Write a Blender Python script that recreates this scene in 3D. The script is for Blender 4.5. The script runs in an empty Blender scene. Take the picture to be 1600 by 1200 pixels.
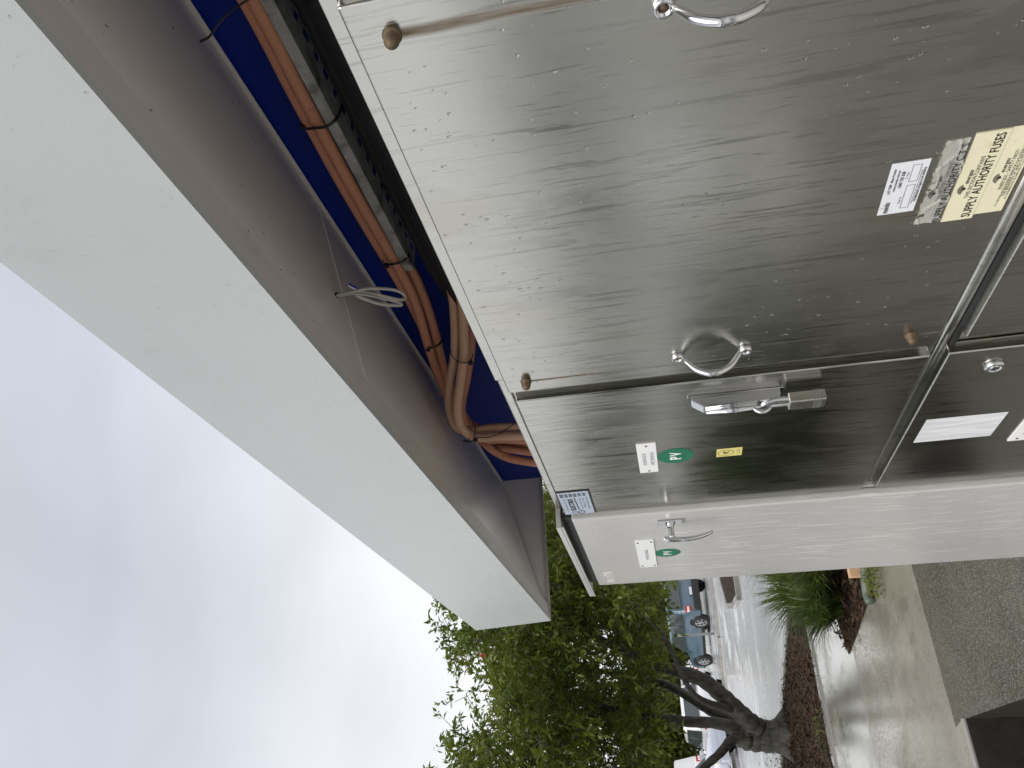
import bpy, bmesh, math, random
import numpy as np
from mathutils import Vector, Matrix
R = math.radians
rng = random.Random(7)
nrg = np.random.default_rng(11)
scene = bpy.context.scene
COL = scene.collection

# ------------------------------------------------------------------ camera, sky, sun, exposure
H = 1.5                                   # eye height of the hand-held camera
F = 1192.2                                # focal length in photo pixels (1600 px wide)
yaw, pitch, roll = R(60.068), R(9.964), R(-6.554)
_f = Vector((-math.sin(yaw)*math.cos(pitch), math.cos(yaw)*math.cos(pitch), math.sin(pitch)))
_r = Vector((math.cos(yaw), math.sin(yaw), 0)); _u = _r.cross(_f)
c_, s_ = math.cos(roll), math.sin(roll)
RIGHT = c_*_r + s_*_u; UPV = -s_*_r + c_*_u; FWD = _f
cam_d = bpy.data.cameras.new('camera'); cam = bpy.data.objects.new('camera', cam_d); COL.objects.link(cam)
# the phone is held turned a quarter: picture-right is world-down
cx, cy, cz = -UPV, RIGHT, -FWD
cam.matrix_world = Matrix(((cx.x, cy.x, cz.x, 0), (cx.y, cy.y, cz.y, 0), (cx.z, cy.z, cz.z, H), (0, 0, 0, 1)))
cam_d.sensor_width = 36; cam_d.lens = 36*F/1600; cam_d.clip_start = 0.02; cam_d.clip_end = 2000
cam_d.dof.use_dof = False
scene.camera = cam

world = bpy.data.worlds.new('World'); scene.world = world; world.use_nodes = True
SUN_EL, SUN_AZ = R(50), R(152)            # azimuth measured clockwise from +Y
def build_world():
    nt = world.node_tree; nt.nodes.clear(); N = nt.nodes.new; L = nt.links.new
    out = N('ShaderNodeOutputWorld'); bg = N('ShaderNodeBackground'); bg.inputs[1].default_value = 0.1
    sky = N('ShaderNodeTexSky'); sky.sky_type = 'NISHITA'; sky.sun_disc = False
    sky.sun_elevation = SUN_EL; sky.sun_rotation = SUN_AZ; sky.air_density = 1.0; sky.dust_density = 3.0
    tc = N('ShaderNodeTexCoord'); sep = N('ShaderNodeSeparateXYZ'); L(tc.outputs['Generated'], sep.inputs[0])
    ramp = N('ShaderNodeValToRGB'); L(sep.outputs[2], ramp.inputs[0])       # overcast deck by elevation
    e = ramp.color_ramp.elements
    e[0].position = 0.0; e[0].color = (0.86, 0.88, 0.90, 1); e[1].position = 1.0; e[1].color = (0.82, 0.85, 0.90, 1)
    m = ramp.color_ramp.elements.new(0.2); m.color = (1.18, 1.19, 1.20, 1)
    m = ramp.color_ramp.elements.new(0.62); m.color = (0.69, 0.725, 0.80, 1)
    mp = N('ShaderNodeMapping'); mp.inputs['Scale'].default_value = (1, 1, 2.2); L(tc.outputs['Generated'], mp.inputs[0])
    nz = N('ShaderNodeTexNoise'); nz.inputs['Scale'].default_value = 2.6; nz.inputs['Detail'].default_value = 6; nz.inputs['Roughness'].default_value = .45
    L(mp.outputs[0], nz.inputs[0])
    mr = N('ShaderNodeMapRange'); mr.inputs[1].default_value = .3; mr.inputs[2].default_value = .7; mr.inputs[3].default_value = 6.15; mr.inputs[4].default_value = 7.55
    L(nz.outputs[0], mr.inputs[0])
    sc = N('ShaderNodeVectorMath'); sc.operation = 'SCALE'; L(ramp.outputs[0], sc.inputs[0]); L(mr.outputs[0], sc.inputs[3])
    mix = N('ShaderNodeMix'); mix.data_type = 'RGBA'; mix.inputs[0].default_value = .93
    L(sky.outputs[0], mix.inputs[6]); L(sc.outputs[0], mix.inputs[7]); L(mix.outputs[2], bg.inputs[0]); L(bg.outputs[0], out.inputs[0])
build_world()
sun_d = bpy.data.lights.new('sun', 'SUN'); sun_d.energy = 1.9; sun_d.angle = R(55); sun_d.color = (1, .97, .93)
sun = bpy.data.objects.new('sun', sun_d); COL.objects.link(sun)
sdir = Vector((math.sin(SUN_AZ)*math.cos(SUN_EL), math.cos(SUN_AZ)*math.cos(SUN_EL), math.sin(SUN_EL)))
sun.rotation_euler = sdir.to_track_quat('Z', 'Y').to_euler(); sun.location = (0, -5, 12)
scene.view_settings.view_transform = 'Standard'; scene.view_settings.look = 'None'
scene.view_settings.exposure = 0.5; scene.view_settings.gamma = 1.0; scene.view_settings.use_curve_mapping = False
scene.render.engine = 'CYCLES'
scene.render.resolution_x = 1024; scene.render.resolution_y = 768

# ------------------------------------------------------------------ measuring helpers (photo survey -> metres)
def ray(x, y):
    u, v = (1200-y-600)/F, (x-800)/F
    return RIGHT*u - UPV*v + FWD
def atY(x, y, Y):
    d = ray(x, y); p = d*(Y/d.y); return Vector((p.x, p.y, p.z+H))
def atX(x, y, X):
    d = ray(x, y); p = d*(X/d.x); return Vector((p.x, p.y, p.z+H))
def gnd(x, y, z=0.0):
    d = ray(x, y); p = d*((z-H)/d.z); return Vector((p.x, p.y, z))

# ------------------------------------------------------------------ node helpers
class NT:
    def __init__(s, name):
        s.m = bpy.data.materials.new(name); s.m.use_nodes = True; s.t = s.m.node_tree
        s.b = s.t.nodes['Principled BSDF']
    def n(s, k): return s.t.nodes.new(k)
    def L(s, a, b): s.t.links.new(a, b)
    def put(s, sock, v):
        if isinstance(v, (int, float)):
            if sock.type in ('RGBA',): sock.default_value = (v, v, v, 1)
            elif sock.type == 'VECTOR': sock.default_value = (v, v, v)
            else: sock.default_value = v
        elif isinstance(v, (tuple, list)):
            sock.default_value = tuple(v)+(1,) if (sock.type == 'RGBA' and len(v) == 3) else v
        else: s.L(v, sock)
    def pos(s, obj=False):
        if obj: return s.n('ShaderNodeTexCoord').outputs['Object']
        return s.n('ShaderNodeNewGeometry').outputs['Position']
    def map(s, v, scale, loc=(0, 0, 0), rot=(0, 0, 0)):
        m = s.n('ShaderNodeMapping'); m.inputs['Scale'].default_value = scale; m.inputs['Location'].default_value = loc
        m.inputs['Rotation'].default_value = rot
        s.L(v, m.inputs[0]); return m.outputs[0]
    def noise(s, v, scale=1, detail=3, rough=.5, dist=0):
        n = s.n('ShaderNodeTexNoise'); n.inputs['Scale'].default_value = scale; n.inputs['Detail'].default_value = detail
        n.inputs['Roughness'].default_value = rough; n.inputs['Distortion'].default_value = dist; s.L(v, n.inputs[0]); return n.outputs[0]
    def voro(s, v, scale=1, feat='F1', rnd=1):
        n = s.n('ShaderNodeTexVoronoi'); n.feature = feat; n.inputs['Scale'].default_value = scale; n.inputs['Randomness'].default_value = rnd
        s.L(v, n.inputs[0]); return n.outputs
    def rng(s, v, a, b, c=0, d=1, smooth=True):
        n = s.n('ShaderNodeMapRange'); n.interpolation_type = 'SMOOTHSTEP' if smooth else 'LINEAR'
        for i, q in enumerate((a, b, c, d)): n.inputs[i+1].default_value = q
        s.L(v, n.inputs[0]); return n.outputs[0]
    def math(s, op, a, b=0.0, clamp=False):
        n = s.n('ShaderNodeMath'); n.operation = op; n.use_clamp = clamp; s.put(n.inputs[0], a); s.put(n.inputs[1], b); return n.outputs[0]
    def mix(s, f, a, b):
        n = s.n('ShaderNodeMix'); n.data_type = 'RGBA'; s.put(n.inputs[0], f); s.put(n.inputs[6], a); s.put(n.inputs[7], b); return n.outputs[2]
    def bump(s, h, strength=.3, dist=.01, prev=None):
        n = s.n('ShaderNodeBump'); n.inputs['Strength'].default_value = strength; n.inputs['Distance'].default_value = dist
        s.L(h, n.inputs['Height'])
        if prev is not None: s.L(prev, n.inputs['Normal'])
        return n.outputs[0]
    def sep(s, v):
        n = s.n('ShaderNodeSeparateXYZ'); s.L(v, n.inputs[0]); return n.outputs
    def set(s, **k):
        names = dict(col='Base Color', rough='Roughness', metal='Metallic', nor='Normal', coat='Coat Weight', coatr='Coat Roughness',
                     spec='Specular IOR Level', trans='Transmission Weight', ior='IOR', sss='Subsurface Weight', alpha='Alpha')
        for a, v in k.items(): s.put(s.b.inputs[names[a]], v)
        return s
MATS = {}
def mat(name):
    if name not in MATS: MATS[name] = MAKE[name]()
    return MATS[name]
def plain(name, col, rough=.5, metal=0, spec=.5, var=.12, scale=25, bump=0.0):
    t = NT(name); p = t.pos()
    n = t.noise(p, scale, 4, .6)
    a = tuple(c*(1-var) for c in col); b = tuple(min(1, c*(1+var)) for c in col)
    t.set(col=t.mix(n, a, b), rough=t.rng(n, 0, 1, max(0.03, rough*.8), min(1, rough*1.2), False), metal=metal, spec=spec)
    if bump: t.set(nor=t.bump(t.noise(p, scale*6, 3), bump, .002))
    return t.m

def steel(name, rust=(), dense=.5, dark=1.0, mk=.46, bk=.10):
    """wet brushed stainless steel, rain runs down it, rust runs below the nuts"""
    t = NT(name); p = t.pos(); x, y, z = t.sep(p)
    brush = t.noise(t.map(p, (900, 900, 5)), 1, 2, .5)
    warp = t.noise(t.map(p, (14, 14, 7)), 1, 3)
    run = t.noise(t.map(p, (320, 320, 10)), 1, 4, .6, .3)
    run2 = t.noise(t.map(p, (85, 85, 4.4), (3, 1, 5)), 1, 5, .62, .6)
    film = t.noise(t.map(p, (9, 9, 3.0), (7, 2, 1)), 1, 4, .55, .6)
    runs = t.rng(run, .62-.10*dense, .70-.06*dense)
    runs2 = t.rng(run2, .60-.05*dense, .64-.04*dense)
    wet = t.rng(film, .55, .60)
    m = t.math('MAXIMUM', runs, t.math('MULTIPLY', runs2, .7)); m = t.math('MAXIMUM', t.math('MULTIPLY', m, .9), t.math('MULTIPLY', wet, .35))
    cloud = t.noise(t.map(p, (3, 3, 2.2), (2, 2, 2)), 1, 4, .55)
    base = t.mix(cloud, (.44*dark, .43*dark, .40*dark), (.57*dark, .56*dark, .525*dark))
    tea = t.rng(t.noise(t.map(p, (5, 5, 3), (11, 0, 4)), 1, 3), .56, .68)
    base = t.mix(t.math('MULTIPLY', tea, .35), base, (.50*dark, .44*dark, .34*dark))
    base = t.mix(t.math('MULTIPLY', m, mk), base, (.22*dark, .22*dark, .205*dark))
    rough = t.math('ADD', t.rng(cloud, .3, .7, .17, .26), t.math('MULTIPLY', m, -.07))
    metal = 1.0
    for (rx, rz, ln, w) in rust:
        wob = t.math('MULTIPLY', t.math('SUBTRACT', t.noise(t.map(p, (0, 0, 9)), 1, 2), .5), w*.8)
        dx = t.math('ABSOLUTE', t.math('ADD', t.math('SUBTRACT', x, rx), wob))
        near = t.rng(dx, w, w*.15)
        down = t.rng(t.math('SUBTRACT', rz, z), 0, .012); fade = t.rng(t.math('SUBTRACT', rz, z), ln, ln*.1)
        k = t.math('MULTIPLY', t.math('MULTIPLY', near, down), fade)
        k = t.math('MULTIPLY', k, t.rng(t.noise(t.map(p, (160, 160, 14)), 1, 4, .6), .2, .55, .55, 1))
        base = t.mix(t.math('MULTIPLY', k, .95), base, (.105, .066, .022))
        rough = t.math('ADD', rough, t.math('MULTIPLY', k, .25)); 
        metal = t.math('SUBTRACT', metal, t.math('MULTIPLY', k, .45))
    nor = t.bump(brush, .07, .0006); nor = t.bump(warp, .06, .004, nor); nor = t.bump(m, bk, .0010, nor)
    t.set(col=base, rough=rough, metal=metal, nor=nor)
    return t.m

def paint(name, col, rough=.28, runs=.5, speck=0.0, dirt=.0):
    t = NT(name); p = t.pos()
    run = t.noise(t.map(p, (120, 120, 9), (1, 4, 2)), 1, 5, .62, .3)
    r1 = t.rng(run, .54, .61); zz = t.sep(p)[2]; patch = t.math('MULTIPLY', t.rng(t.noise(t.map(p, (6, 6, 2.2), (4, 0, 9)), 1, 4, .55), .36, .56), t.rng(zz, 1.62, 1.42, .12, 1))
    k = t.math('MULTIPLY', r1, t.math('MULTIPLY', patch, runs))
    cl = t.noise(p, 4, 5, .6)
    c = t.mix(cl, tuple(q*.93 for q in col), tuple(min(1, q*1.04) for q in col))
    if dirt: c = t.mix(t.math('MULTIPLY', t.rng(t.noise(t.map(p, (9, 9, 5)), 1, 6, .7), .58, .75), dirt), c, (.20, .22, .17))
    c = t.mix(t.math('MULTIPLY', k, .75), c, tuple(min(.8, q*1.42) for q in col))  # lighter streaks: reflections on the rain runs, put into the colour
    nor = t.bump(t.noise(p, 260, 2), .04, .001)
    if speck:
        v = t.voro(p, 640)[0]; dots = t.rng(v, .45, .10)
        dots = t.math('MULTIPLY', dots, t.rng(t.noise(p, 90, 2), .36, .56)); nor = t.bump(dots, speck, .0016, nor)
    nor = t.bump(k, .5, .0012, nor)
    t.set(col=c, rough=t.math('SUBTRACT', t.rng(cl, .2, .8, rough*.85, rough*1.2), t.math('MULTIPLY', k, rough*.6)), nor=nor, spec=.5, coat=.25, coatr=.12)
    return t.m

def wetground(name, c1, c2, scale=3.0, r0=.06, r1=.38, agg=0, moss=0, bumpk=.25, gloss=.9, coatr=.13):
    t = NT(name); p = t.pos()
    big = t.noise(p, scale*.35, 5, .6, .3); mid = t.noise(p, scale*2.2, 5, .62); fine = t.noise(p, scale*40, 3, .6)
    c = t.mix(t.rng(big, .3, .7), c1, c2); c = t.mix(t.math('MULTIPLY', t.rng(mid, .45, .75), .35), c, tuple(q*.6 for q in c1))
    c = t.mix(t.math('MULTIPLY', fine, .35), c, tuple(q*1.5 for q in c2))
    nor = t.bump(mid, bumpk*.25, .02); nor = t.bump(fine, bumpk, .0035, nor)
    if agg:
        v = t.voro(p, 95); st = t.rng(v[0], .5, .15)
        c = t.mix(t.math('MULTIPLY', st, agg), c, t.mix(v[1], (.16, .15, .135), (.36, .34, .31))); nor = t.bump(st, .35, .003, nor)
    if moss:
        mk = t.math('MULTIPLY', t.rng(t.noise(t.map(p, (1.1, 2.0, 1), (3, 3, 0)), 1, 6, .65), .50, .66), moss)
        c = t.mix(mk, c, (.060, .062, .022))
    wet = t.rng(t.noise(p, scale*.6, 5, .6, .4), .30, .54)
    rough = t.rng(wet, 0, 1, r1, r0, False)
    if moss: rough = t.math('ADD', rough, t.math('MULTIPLY', mk, .28))
    t.set(col=c, rough=rough, nor=nor, spec=.5, coat=t.rng(wet, 0, 1, 0, gloss, False), coatr=coatr); t.L(nor, t.b.inputs['Coat Normal'])
    return t.m

def leafmat(name, a, b, c):
    t = NT(name); p = t.pos(); oi = t.n('ShaderNodeObjectInfo').outputs['Random']
    n1 = t.noise(p, 1.1, 3); n2 = t.noise(p, 9, 3)
    col = t.mix(t.rng(n1, .38, .66), a, b); col = t.mix(t.math('MULTIPLY', t.rng(n2, .5, .75), .75), col, c)
    t.set(col=col, rough=.38, spec=.45)
    tr = t.n('ShaderNodeBsdfTranslucent'); t.L(t.mix(.5, col, (.16, .20, .03)), tr.inputs[0])
    ms = t.n('ShaderNodeMixShader'); ms.inputs[0].default_value = .42
    out = [q for q in t.t.nodes if q.type == 'OUTPUT_MATERIAL'][0]
    t.L(t.b.outputs[0], ms.inputs[1]); t.L(tr.outputs[0], ms.inputs[2]); t.L(ms.outputs[0], out.inputs[0])
    return t.m
def bark():
    t = NT('bark'); p = t.pos(); n = t.noise(t.map(p, (16, 16, 5)), 1, 6, .65); n2 = t.noise(p, 3, 4)
    c = t.mix(t.rng(n, .3, .7), (.030, .026, .022), (.100, .087, .073)); c = t.mix(t.math('MULTIPLY', t.rng(n2, .55, .72), .6), c, (.055, .070, .035))
    t.set(col=c, rough=.6, nor=t.bump(n, .8, .03)); return t.m
def mulch():
    t = NT('mulch'); p = t.pos(); v = t.voro(t.map(p, (1, 1, 1)), 22); n = t.noise(p, 12, 5, .7)
    c = t.mix(v[1], (.010, .006, .004), (.060, .036, .022)); c = t.mix(t.rng(n, .55, .8), c, (.11, .075, .045))
    t.set(col=c, rough=.8, spec=.15, nor=t.bump(t.math('ADD', v[0], n), .9, .03)); return t.m
def glassm(): 
    t = NT('water'); t.set(col=(1, 1, 1), rough=.02, trans=1.0, ior=1.33); return t.m
def sticker(name, col, warp=0.0, stain=0.0):
    t = NT(name); p = t.pos(); n = t.noise(p, 18, 5, .6)
    c = t.mix(n, tuple(q*.92 for q in col), col)
    if stain: c = t.mix(t.math('MULTIPLY', t.rng(t.noise(p, 15, 4, .6, .4), .54, .72), stain), c, (.46, .36, .15))
    t.set(col=c, rough=.42, nor=t.bump(t.noise(p, 120, 4), .1+warp, .001)); return t.m
def wetlabel():
    t = NT('wet_paper'); p = t.pos(); n = t.noise(t.map(p, (26, 26, 85)), 1, 4, .6); n2 = t.noise(t.map(p, (60, 60, 8)), 1, 4, .6)
    t.set(col=t.mix(t.rng(n2, .4, .65), (.60, .61, .62), (.74, .75, .77)), rough=.4, nor=t.bump(n2, .2, .001)); return t.m
def cable(name, col):
    t = NT(name); p = t.pos(); n = t.noise(p, 70, 4, .65); g = t.noise(p, 6, 4)
    c = t.mix(t.rng(n, .58, .78), col, tuple(q*.62 for q in col)); c = t.mix(t.math('MULTIPLY', t.rng(g, .4, .7), .3), c, tuple(q*.8+.03 for q in col))
    t.set(col=c, rough=.58, spec=.35, nor=t.bump(n, .08, .001)); return t.m
def galv():
    t = NT('galvanised'); p = t.pos(); v = t.voro(t.map(p, (60, 60, 60)), 1)[1]; n = t.noise(p, 14, 5, .65)
    c = t.mix(v, (.36, .37, .36), (.50, .51, .50)); c = t.mix(t.rng(n, .48, .7), c, (.10, .10, .095))
    t.set(col=c, rough=.5, metal=.35); return t.m
def carpaint(name, col, metal=.0):
    t = NT(name); p = t.pos(obj=True); n = t.noise(p, 2.5, 4)
    t.set(col=t.mix(n, tuple(q*.9 for q in col), col), rough=.3, metal=metal, coat=.9, coatr=.05, nor=t.bump(t.noise(p, 130, 2), .05, .001)); return t.m

S = .61        # distance of the steel door faces from the camera: unit of the survey on that plane
def sx(a): return a*S
def sz(a): return H + a*S
YD, YF = S, S+.022          # door face plane, frame plane
BOLTS = [(-.676, .309), (-1.732, .313), (-1.722, -.639)]
MAKE = dict(
    steel_big=lambda: steel('steel_big', [(sx(BOLTS[0][0]), sz(BOLTS[0][1]), .46, .0082), (sx(BOLTS[1][0]), sz(BOLTS[1][1]), .36, .0042), (sx(BOLTS[2][0]), sz(BOLTS[2][1]), .060, .004)], .38),
    steel_narrow=lambda: steel('steel_narrow', (), 1.15, 1.0, .62, .08),
    steel_low=lambda: steel('steel_low', (), .6, .95, .5, .1),
    steel_frame=lambda: steel('steel_frame', (), .1, 1.0),
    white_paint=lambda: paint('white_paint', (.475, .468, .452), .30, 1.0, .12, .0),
    fascia_paint=lambda: paint('fascia_paint', (.41, .425, .425), .30, .0, .20, .18),
    soffit_paint=lambda: paint('soffit_paint', (.84, .80, .765), .33, .0, .12, .0),
    lip_paint=lambda: paint('lip_paint', (.52, .49, .45), .36, .0, .3, .2),
    blue=lambda: plain('blue_paint', (.001, .020, .25), .42, 0, .4, .15, 12),
    orange=lambda: cable('orange_sheath', (.60, .275, .17)),
    orange_pale=lambda: cable('pale_orange_sheath', (.60, .37, .255)),
    black_sheath=lambda: cable('black_sheath', (.012, .012, .014)),
    black=lambda: plain('black_plastic', (.012, .012, .012), .45),
    galv=galv, chrome=lambda: plain('chrome', (.56, .56, .57), .09, 1.0, .5, .10),
    brass=lambda: plain('weathered_nut', (.15, .11, .07), .5, .8, .5, .6, 220, .4),
    whitewire=lambda: plain('white_wire', (.54, .52, .48), .45, 0, .5, .06),
    chip=lambda: plain('bark_chip', (.055, .032, .016), .65, 0, .2, .95, 60), mulch=mulch, water=glassm, bark=bark,
    concrete=lambda: wetground('wet_concrete', (.20, .19, .165), (.31, .295, .265), 2.2, .05, .26, 0, .85, .16, 1.0),
    path=lambda: wetground('wet_path', (.20, .182, .145), (.325, .30, .248), 2.6, .04, .28, .08, .55, .13, 1.0),
    slab=lambda: wetground('aggregate_slab', (.040, .036, .027), (.092, .082, .062), 2.4, .28, .55, .60, .15, .5, .15),
    road=lambda: wetground('wet_road', (.46, .46, .465), (.60, .60, .605), 1.2, .16, .40, 0, .10, .45, .7, .24),
    base=lambda: wetground('wet_ground', (.15, .145, .13), (.24, .23, .21), 1.0, .14, .45),
    bounce_sheet=lambda: wetground('pale_bounce', (.38, .37, .34), (.50, .485, .45), 1.6, .2, .5, 0, 0, .3, .3),
    kerb=lambda: wetground('kerb_concrete', (.22, .21, .19), (.34, .33, .30), 4, .2, .5),
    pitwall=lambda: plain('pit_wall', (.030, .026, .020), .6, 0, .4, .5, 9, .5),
    leaf=lambda: leafmat('leaf', (.095, .130, .013), (.165, .20, .024), (.25, .275, .05)),
    leaf_back=lambda: leafmat('leaf_back', (.075, .105, .012), (.15, .175, .022), (.23, .23, .04)),
    leaf_dark=lambda: leafmat('leaf_dark', (.020, .038, .010), (.036, .062, .015), (.06, .09, .022)),
    blade=lambda: leafmat('blade', (.030, .058, .014), (.095, .135, .032), (.28, .28, .09)),
    weed=lambda: leafmat('weed', (.09, .11, .015), (.13, .15, .02), (.19, .17, .04)),
    cream=lambda: sticker('cream_sticker', (.74, .70, .50), 0, .55),
    silver=lambda: sticker('torn_foil', (.72, .71, .66), .10),
    label_white=lambda: sticker('label_white', (.72, .73, .76)),
    plate_white=lambda: sticker('plate_white', (.80, .80, .80)),
    plate_blue=lambda: sticker('plate_blue', (.40, .46, .54)),
    pv_green=lambda: sticker('pv_green', (.006, .145, .082)),
    yellow=lambda: sticker('yellow_sticker', (.72, .64, .22)),
    ink=lambda: plain('ink', (.012, .012, .012), .5), ink_grey=lambda: plain('ink_grey', (.16, .16, .17), .5),
    ink_white=lambda: plain('ink_white', (.82, .84, .82), .4), wet_paper=wetlabel,
    tyre=lambda: plain('tyre', (.010, .010, .010), .6), rim=lambda: plain('rim', (.50, .51, .52), .3, .8),
    carglass=lambda: plain('car_glass', (.045, .055, .058), .05, 0, .9, .1, 3),
    carblue=lambda: carpaint('blue_grey_paint', (.085, .140, .185), .2), carwhite=lambda: carpaint('white_car_paint', (.78, .78, .79)),
    carsilver=lambda: carpaint('silver_paint', (.55, .57, .66), .2), redlens=lambda: plain('red_lens', (.42, .012, .010), .15),
    clearlens=lambda: plain('clear_lens', (.75, .72, .66), .12), pale_orange=lambda: plain('pale_orange', (.62, .40, .24), .5),
    padlock=lambda: plain('padlock_body', (.46, .44, .41), .32, 1.0, .5, .08, 60, .1),
    edging=lambda: plain('edging', (.10, .125, .095), .5, 0, .5, .3, 30),
    post=lambda: plain('post_metal', (.28, .29, .29), .4, .6),
)

# ------------------------------------------------------------------ object helpers
def mesh_from(bm, name, origin=(0, 0, 0), smooth=False):
    me = bpy.data.meshes.new(name); bmesh.ops.translate(bm, verts=bm.verts, vec=-Vector(origin))
    bm.normal_update(); bm.to_mesh(me); bm.free()
    if smooth:
        me.polygons.foreach_set('use_smooth', [True]*len(me.polygons)); me.update()
    return me
def wloc(o):
    return o.location if o.parent is None else o.location + wloc(o.parent)
def link(name, me, m, parent=None, loc=(0, 0, 0)):
    o = bpy.data.objects.new(name, me); COL.objects.link(o)
    if m and me and not me.materials: me.materials.append(mat(m))
    if parent: o.parent = parent; o.location = (0, 0, 0)
    else: o.location = loc
    return o
def part(name, bm, m, parent, smooth=False, label=None, kind=None):
    o = link(name, mesh_from(bm, name, wloc(parent), smooth), m, parent)
    if label: o['label'] = label
    if kind: o['kind'] = kind
    return o
def tag(o, label, cat, group=None):
    o['label'] = label; o['category'] = cat
    if group: o['group'] = group
    return o
def thing(name, label, cat, loc, group=None):
    o = bpy.data.objects.new(name, None); COL.objects.link(o); o.location = loc; o.empty_display_size = .1
    return tag(o, label, cat, group)
def solid(name, bm, m, label, cat, loc, group=None, smooth=False):
    o = link(name, mesh_from(bm, name, loc, smooth), m, None, loc); return tag(o, label, cat, group)
def struct(name, bm, m, smooth=False, kind='structure'):
    o = link(name, mesh_from(bm, name, (0, 0, 0), smooth), m); o['kind'] = kind; return o
def copy_tree(o, parent=None):
    c = o.copy(); COL.objects.link(c)
    if parent: c.parent = parent
    for ch in list(o.children): copy_tree(ch, c)
    return c

def bm_box(bm, x0, x1, y0, y1, z0, z1, bev=0.0, seg=2):
    t = bmesh.new(); bmesh.ops.create_cube(t, size=1)
    for v in t.verts: v.co = Vector(((x0+x1)/2+v.co.x*(x1-x0), (y0+y1)/2+v.co.y*(y1-y0), (z0+z1)/2+v.co.z*(z1-z0)))
    if bev: bmesh.ops.bevel(t, geom=t.edges[:], offset=bev, segments=seg, affect='EDGES', profile=.6)
    add(bm, t); return bm
def add(bm, t, mtx=None):
    me = bpy.data.meshes.new('tmp'); 
    if mtx is not None: bmesh.ops.transform(t, matrix=mtx, verts=t.verts)
    t.to_mesh(me); t.free(); bm.from_mesh(me); bpy.data.meshes.remove(me)
def box(*a, **k): return bm_box(bmesh.new(), *a, **k)
def poly_prism(pts, off):
    """polygon (world points) thickened by vector off"""
    bm = bmesh.new(); off = Vector(off)
    a = [bm.verts.new(Vector(p)) for p in pts]; b = [bm.verts.new(Vector(p)+off) for p in pts]
    bm.faces.new(a); bm.faces.new(b[::-1]); n = len(a)
    for i in range(n): bm.faces.new((a[i], b[i], b[(i+1) % n], a[(i+1) % n]))
    bmesh.ops.recalc_face_normals(bm, faces=bm.faces); return bm
def catmull(P, n=8):
    P = [Vector(p) for p in P]; out = []
    Q = [P[0]*2-P[1]]+P+[P[-1]*2-P[-2]]
    for i in range(1, len(Q)-2):
        a, b, c, d = Q[i-1], Q[i], Q[i+1], Q[i+2]
        for k in range(n):
            t = k/n; out.append(.5*((2*b)+(c-a)*t+(2*a-5*b+4*c-d)*t*t+(3*b-a-3*c+d)*t**3))
    out.append(P[-1]); return out
def tube(bm, path, rad, seg=10, caps=True, flat=1.0):
    path = [Vector(p) for p in path]; n = len(path)
    rad = rad if isinstance(rad, (list, tuple)) else [rad]*n
    up = Vector((0, 0, 1)); rings = []; prev = None
    for i, p in enumerate(path):
        t = (path[min(i+1, n-1)]-path[max(i-1, 0)]); 
        if t.length < 1e-9: t = Vector((0, 0, 1))
        t.normalize()
        if prev is None:
            a = t.cross(up if abs(t.z) < .9 else Vector((1, 0, 0))).normalized()
        else:
            a = (prev - t*prev.dot(t)); a = a.normalized() if a.length > 1e-6 else t.orthogonal().normalized()
        prev = a; b = t.cross(a)
        rings.append([bm.verts.new(p+(a*math.cos(q)*rad[i]+b*math.sin(q)*rad[i]*flat)) for q in [2*math.pi*k/seg for k in range(seg)]])
    for r0, r1 in zip(rings, rings[1:]):
        for k in range(seg): bm.faces.new((r0[k], r0[(k+1) % seg], r1[(k+1) % seg], r1[k]))
    if caps: bm.faces.new(rings[0][::-1]); bm.faces.new(rings[-1])
    return bm
def lathe(bm, prof, base, axis, seg=16):
    """profile [(radius, height)] turned round axis through base"""
    axis = Vector(axis).normalized(); a = axis.orthogonal().normalized(); b = axis.cross(a); base = Vector(base); rings = []
    for r, h in prof:
        rings.append([bm.verts.new(base+axis*h+(a*math.cos(2*math.pi*k/seg)+b*math.sin(2*math.pi*k/seg))*max(r, 1e-5)) for k in range(seg)])
    for r0, r1 in zip(rings, rings[1:]):
        for k in range(seg): bm.faces.new((r0[k], r0[(k+1) % seg], r1[(k+1) % seg], r1[k]))
    bm.faces.new(rings[0][::-1]); bm.faces.new(rings[-1])
    bmesh.ops.recalc_face_normals(bm, faces=bm.faces); return bm
def sheet(pts, z):
    bm = bmesh.new(); f = bm.faces.new([bm.verts.new((p[0], p[1], z)) for p in pts])
    f.normal_update()
    if f.normal.z < 0: f.normal_flip()
    return bm
_font = {}
def text_bm(body, size, width=None, bold=0.0):
    """flat lettering in the XY plane, left-bottom aligned to 0,0; scaled to width when given"""
    cu = bpy.data.curves.new('t', 'FONT'); cu.body = body; cu.size = size; cu.resolution_u = 2; cu.offset = bold; cu.fill_mode = 'FRONT' if False else 'BOTH'
    o = bpy.data.objects.new('t', cu); COL.objects.link(o); dg = bpy.context.evaluated_depsgraph_get()
    me = bpy.data.meshes.new_from_object(o.evaluated_get(dg)); bpy.data.objects.remove(o); bpy.data.curves.remove(cu)
    bm = bmesh.new(); bm.from_mesh(me); bpy.data.meshes.remove(me)
    if len(bm.verts):
        xs = [v.co.x for v in bm.verts]; x0, x1 = min(xs), max(xs)
        k = width/(x1-x0) if width else 1
        for v in bm.verts: v.co.x = (v.co.x-x0)*k
    return bm
def wall_text(bm, body, x, z, size, y, width=None, bold=0.0, center=False, wave=None):
    """lettering standing on a wall that faces -Y, baseline start at (x, y, z)"""
    t = text_bm(body, size, width, bold)
    if center:
        xs = [v.co.x for v in t.verts]; x -= (max(xs)-min(xs))/2
    for v in t.verts: v.co = Vector((x+v.co.x, y, z+v.co.y))
    add(bm, t); return bm
def wall_rect(x0, x1, z0, z1, y, th=.0006, bev=0):
    return box(x0, x1, y-th, y, z0, z1, bev=bev, seg=1)
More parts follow.
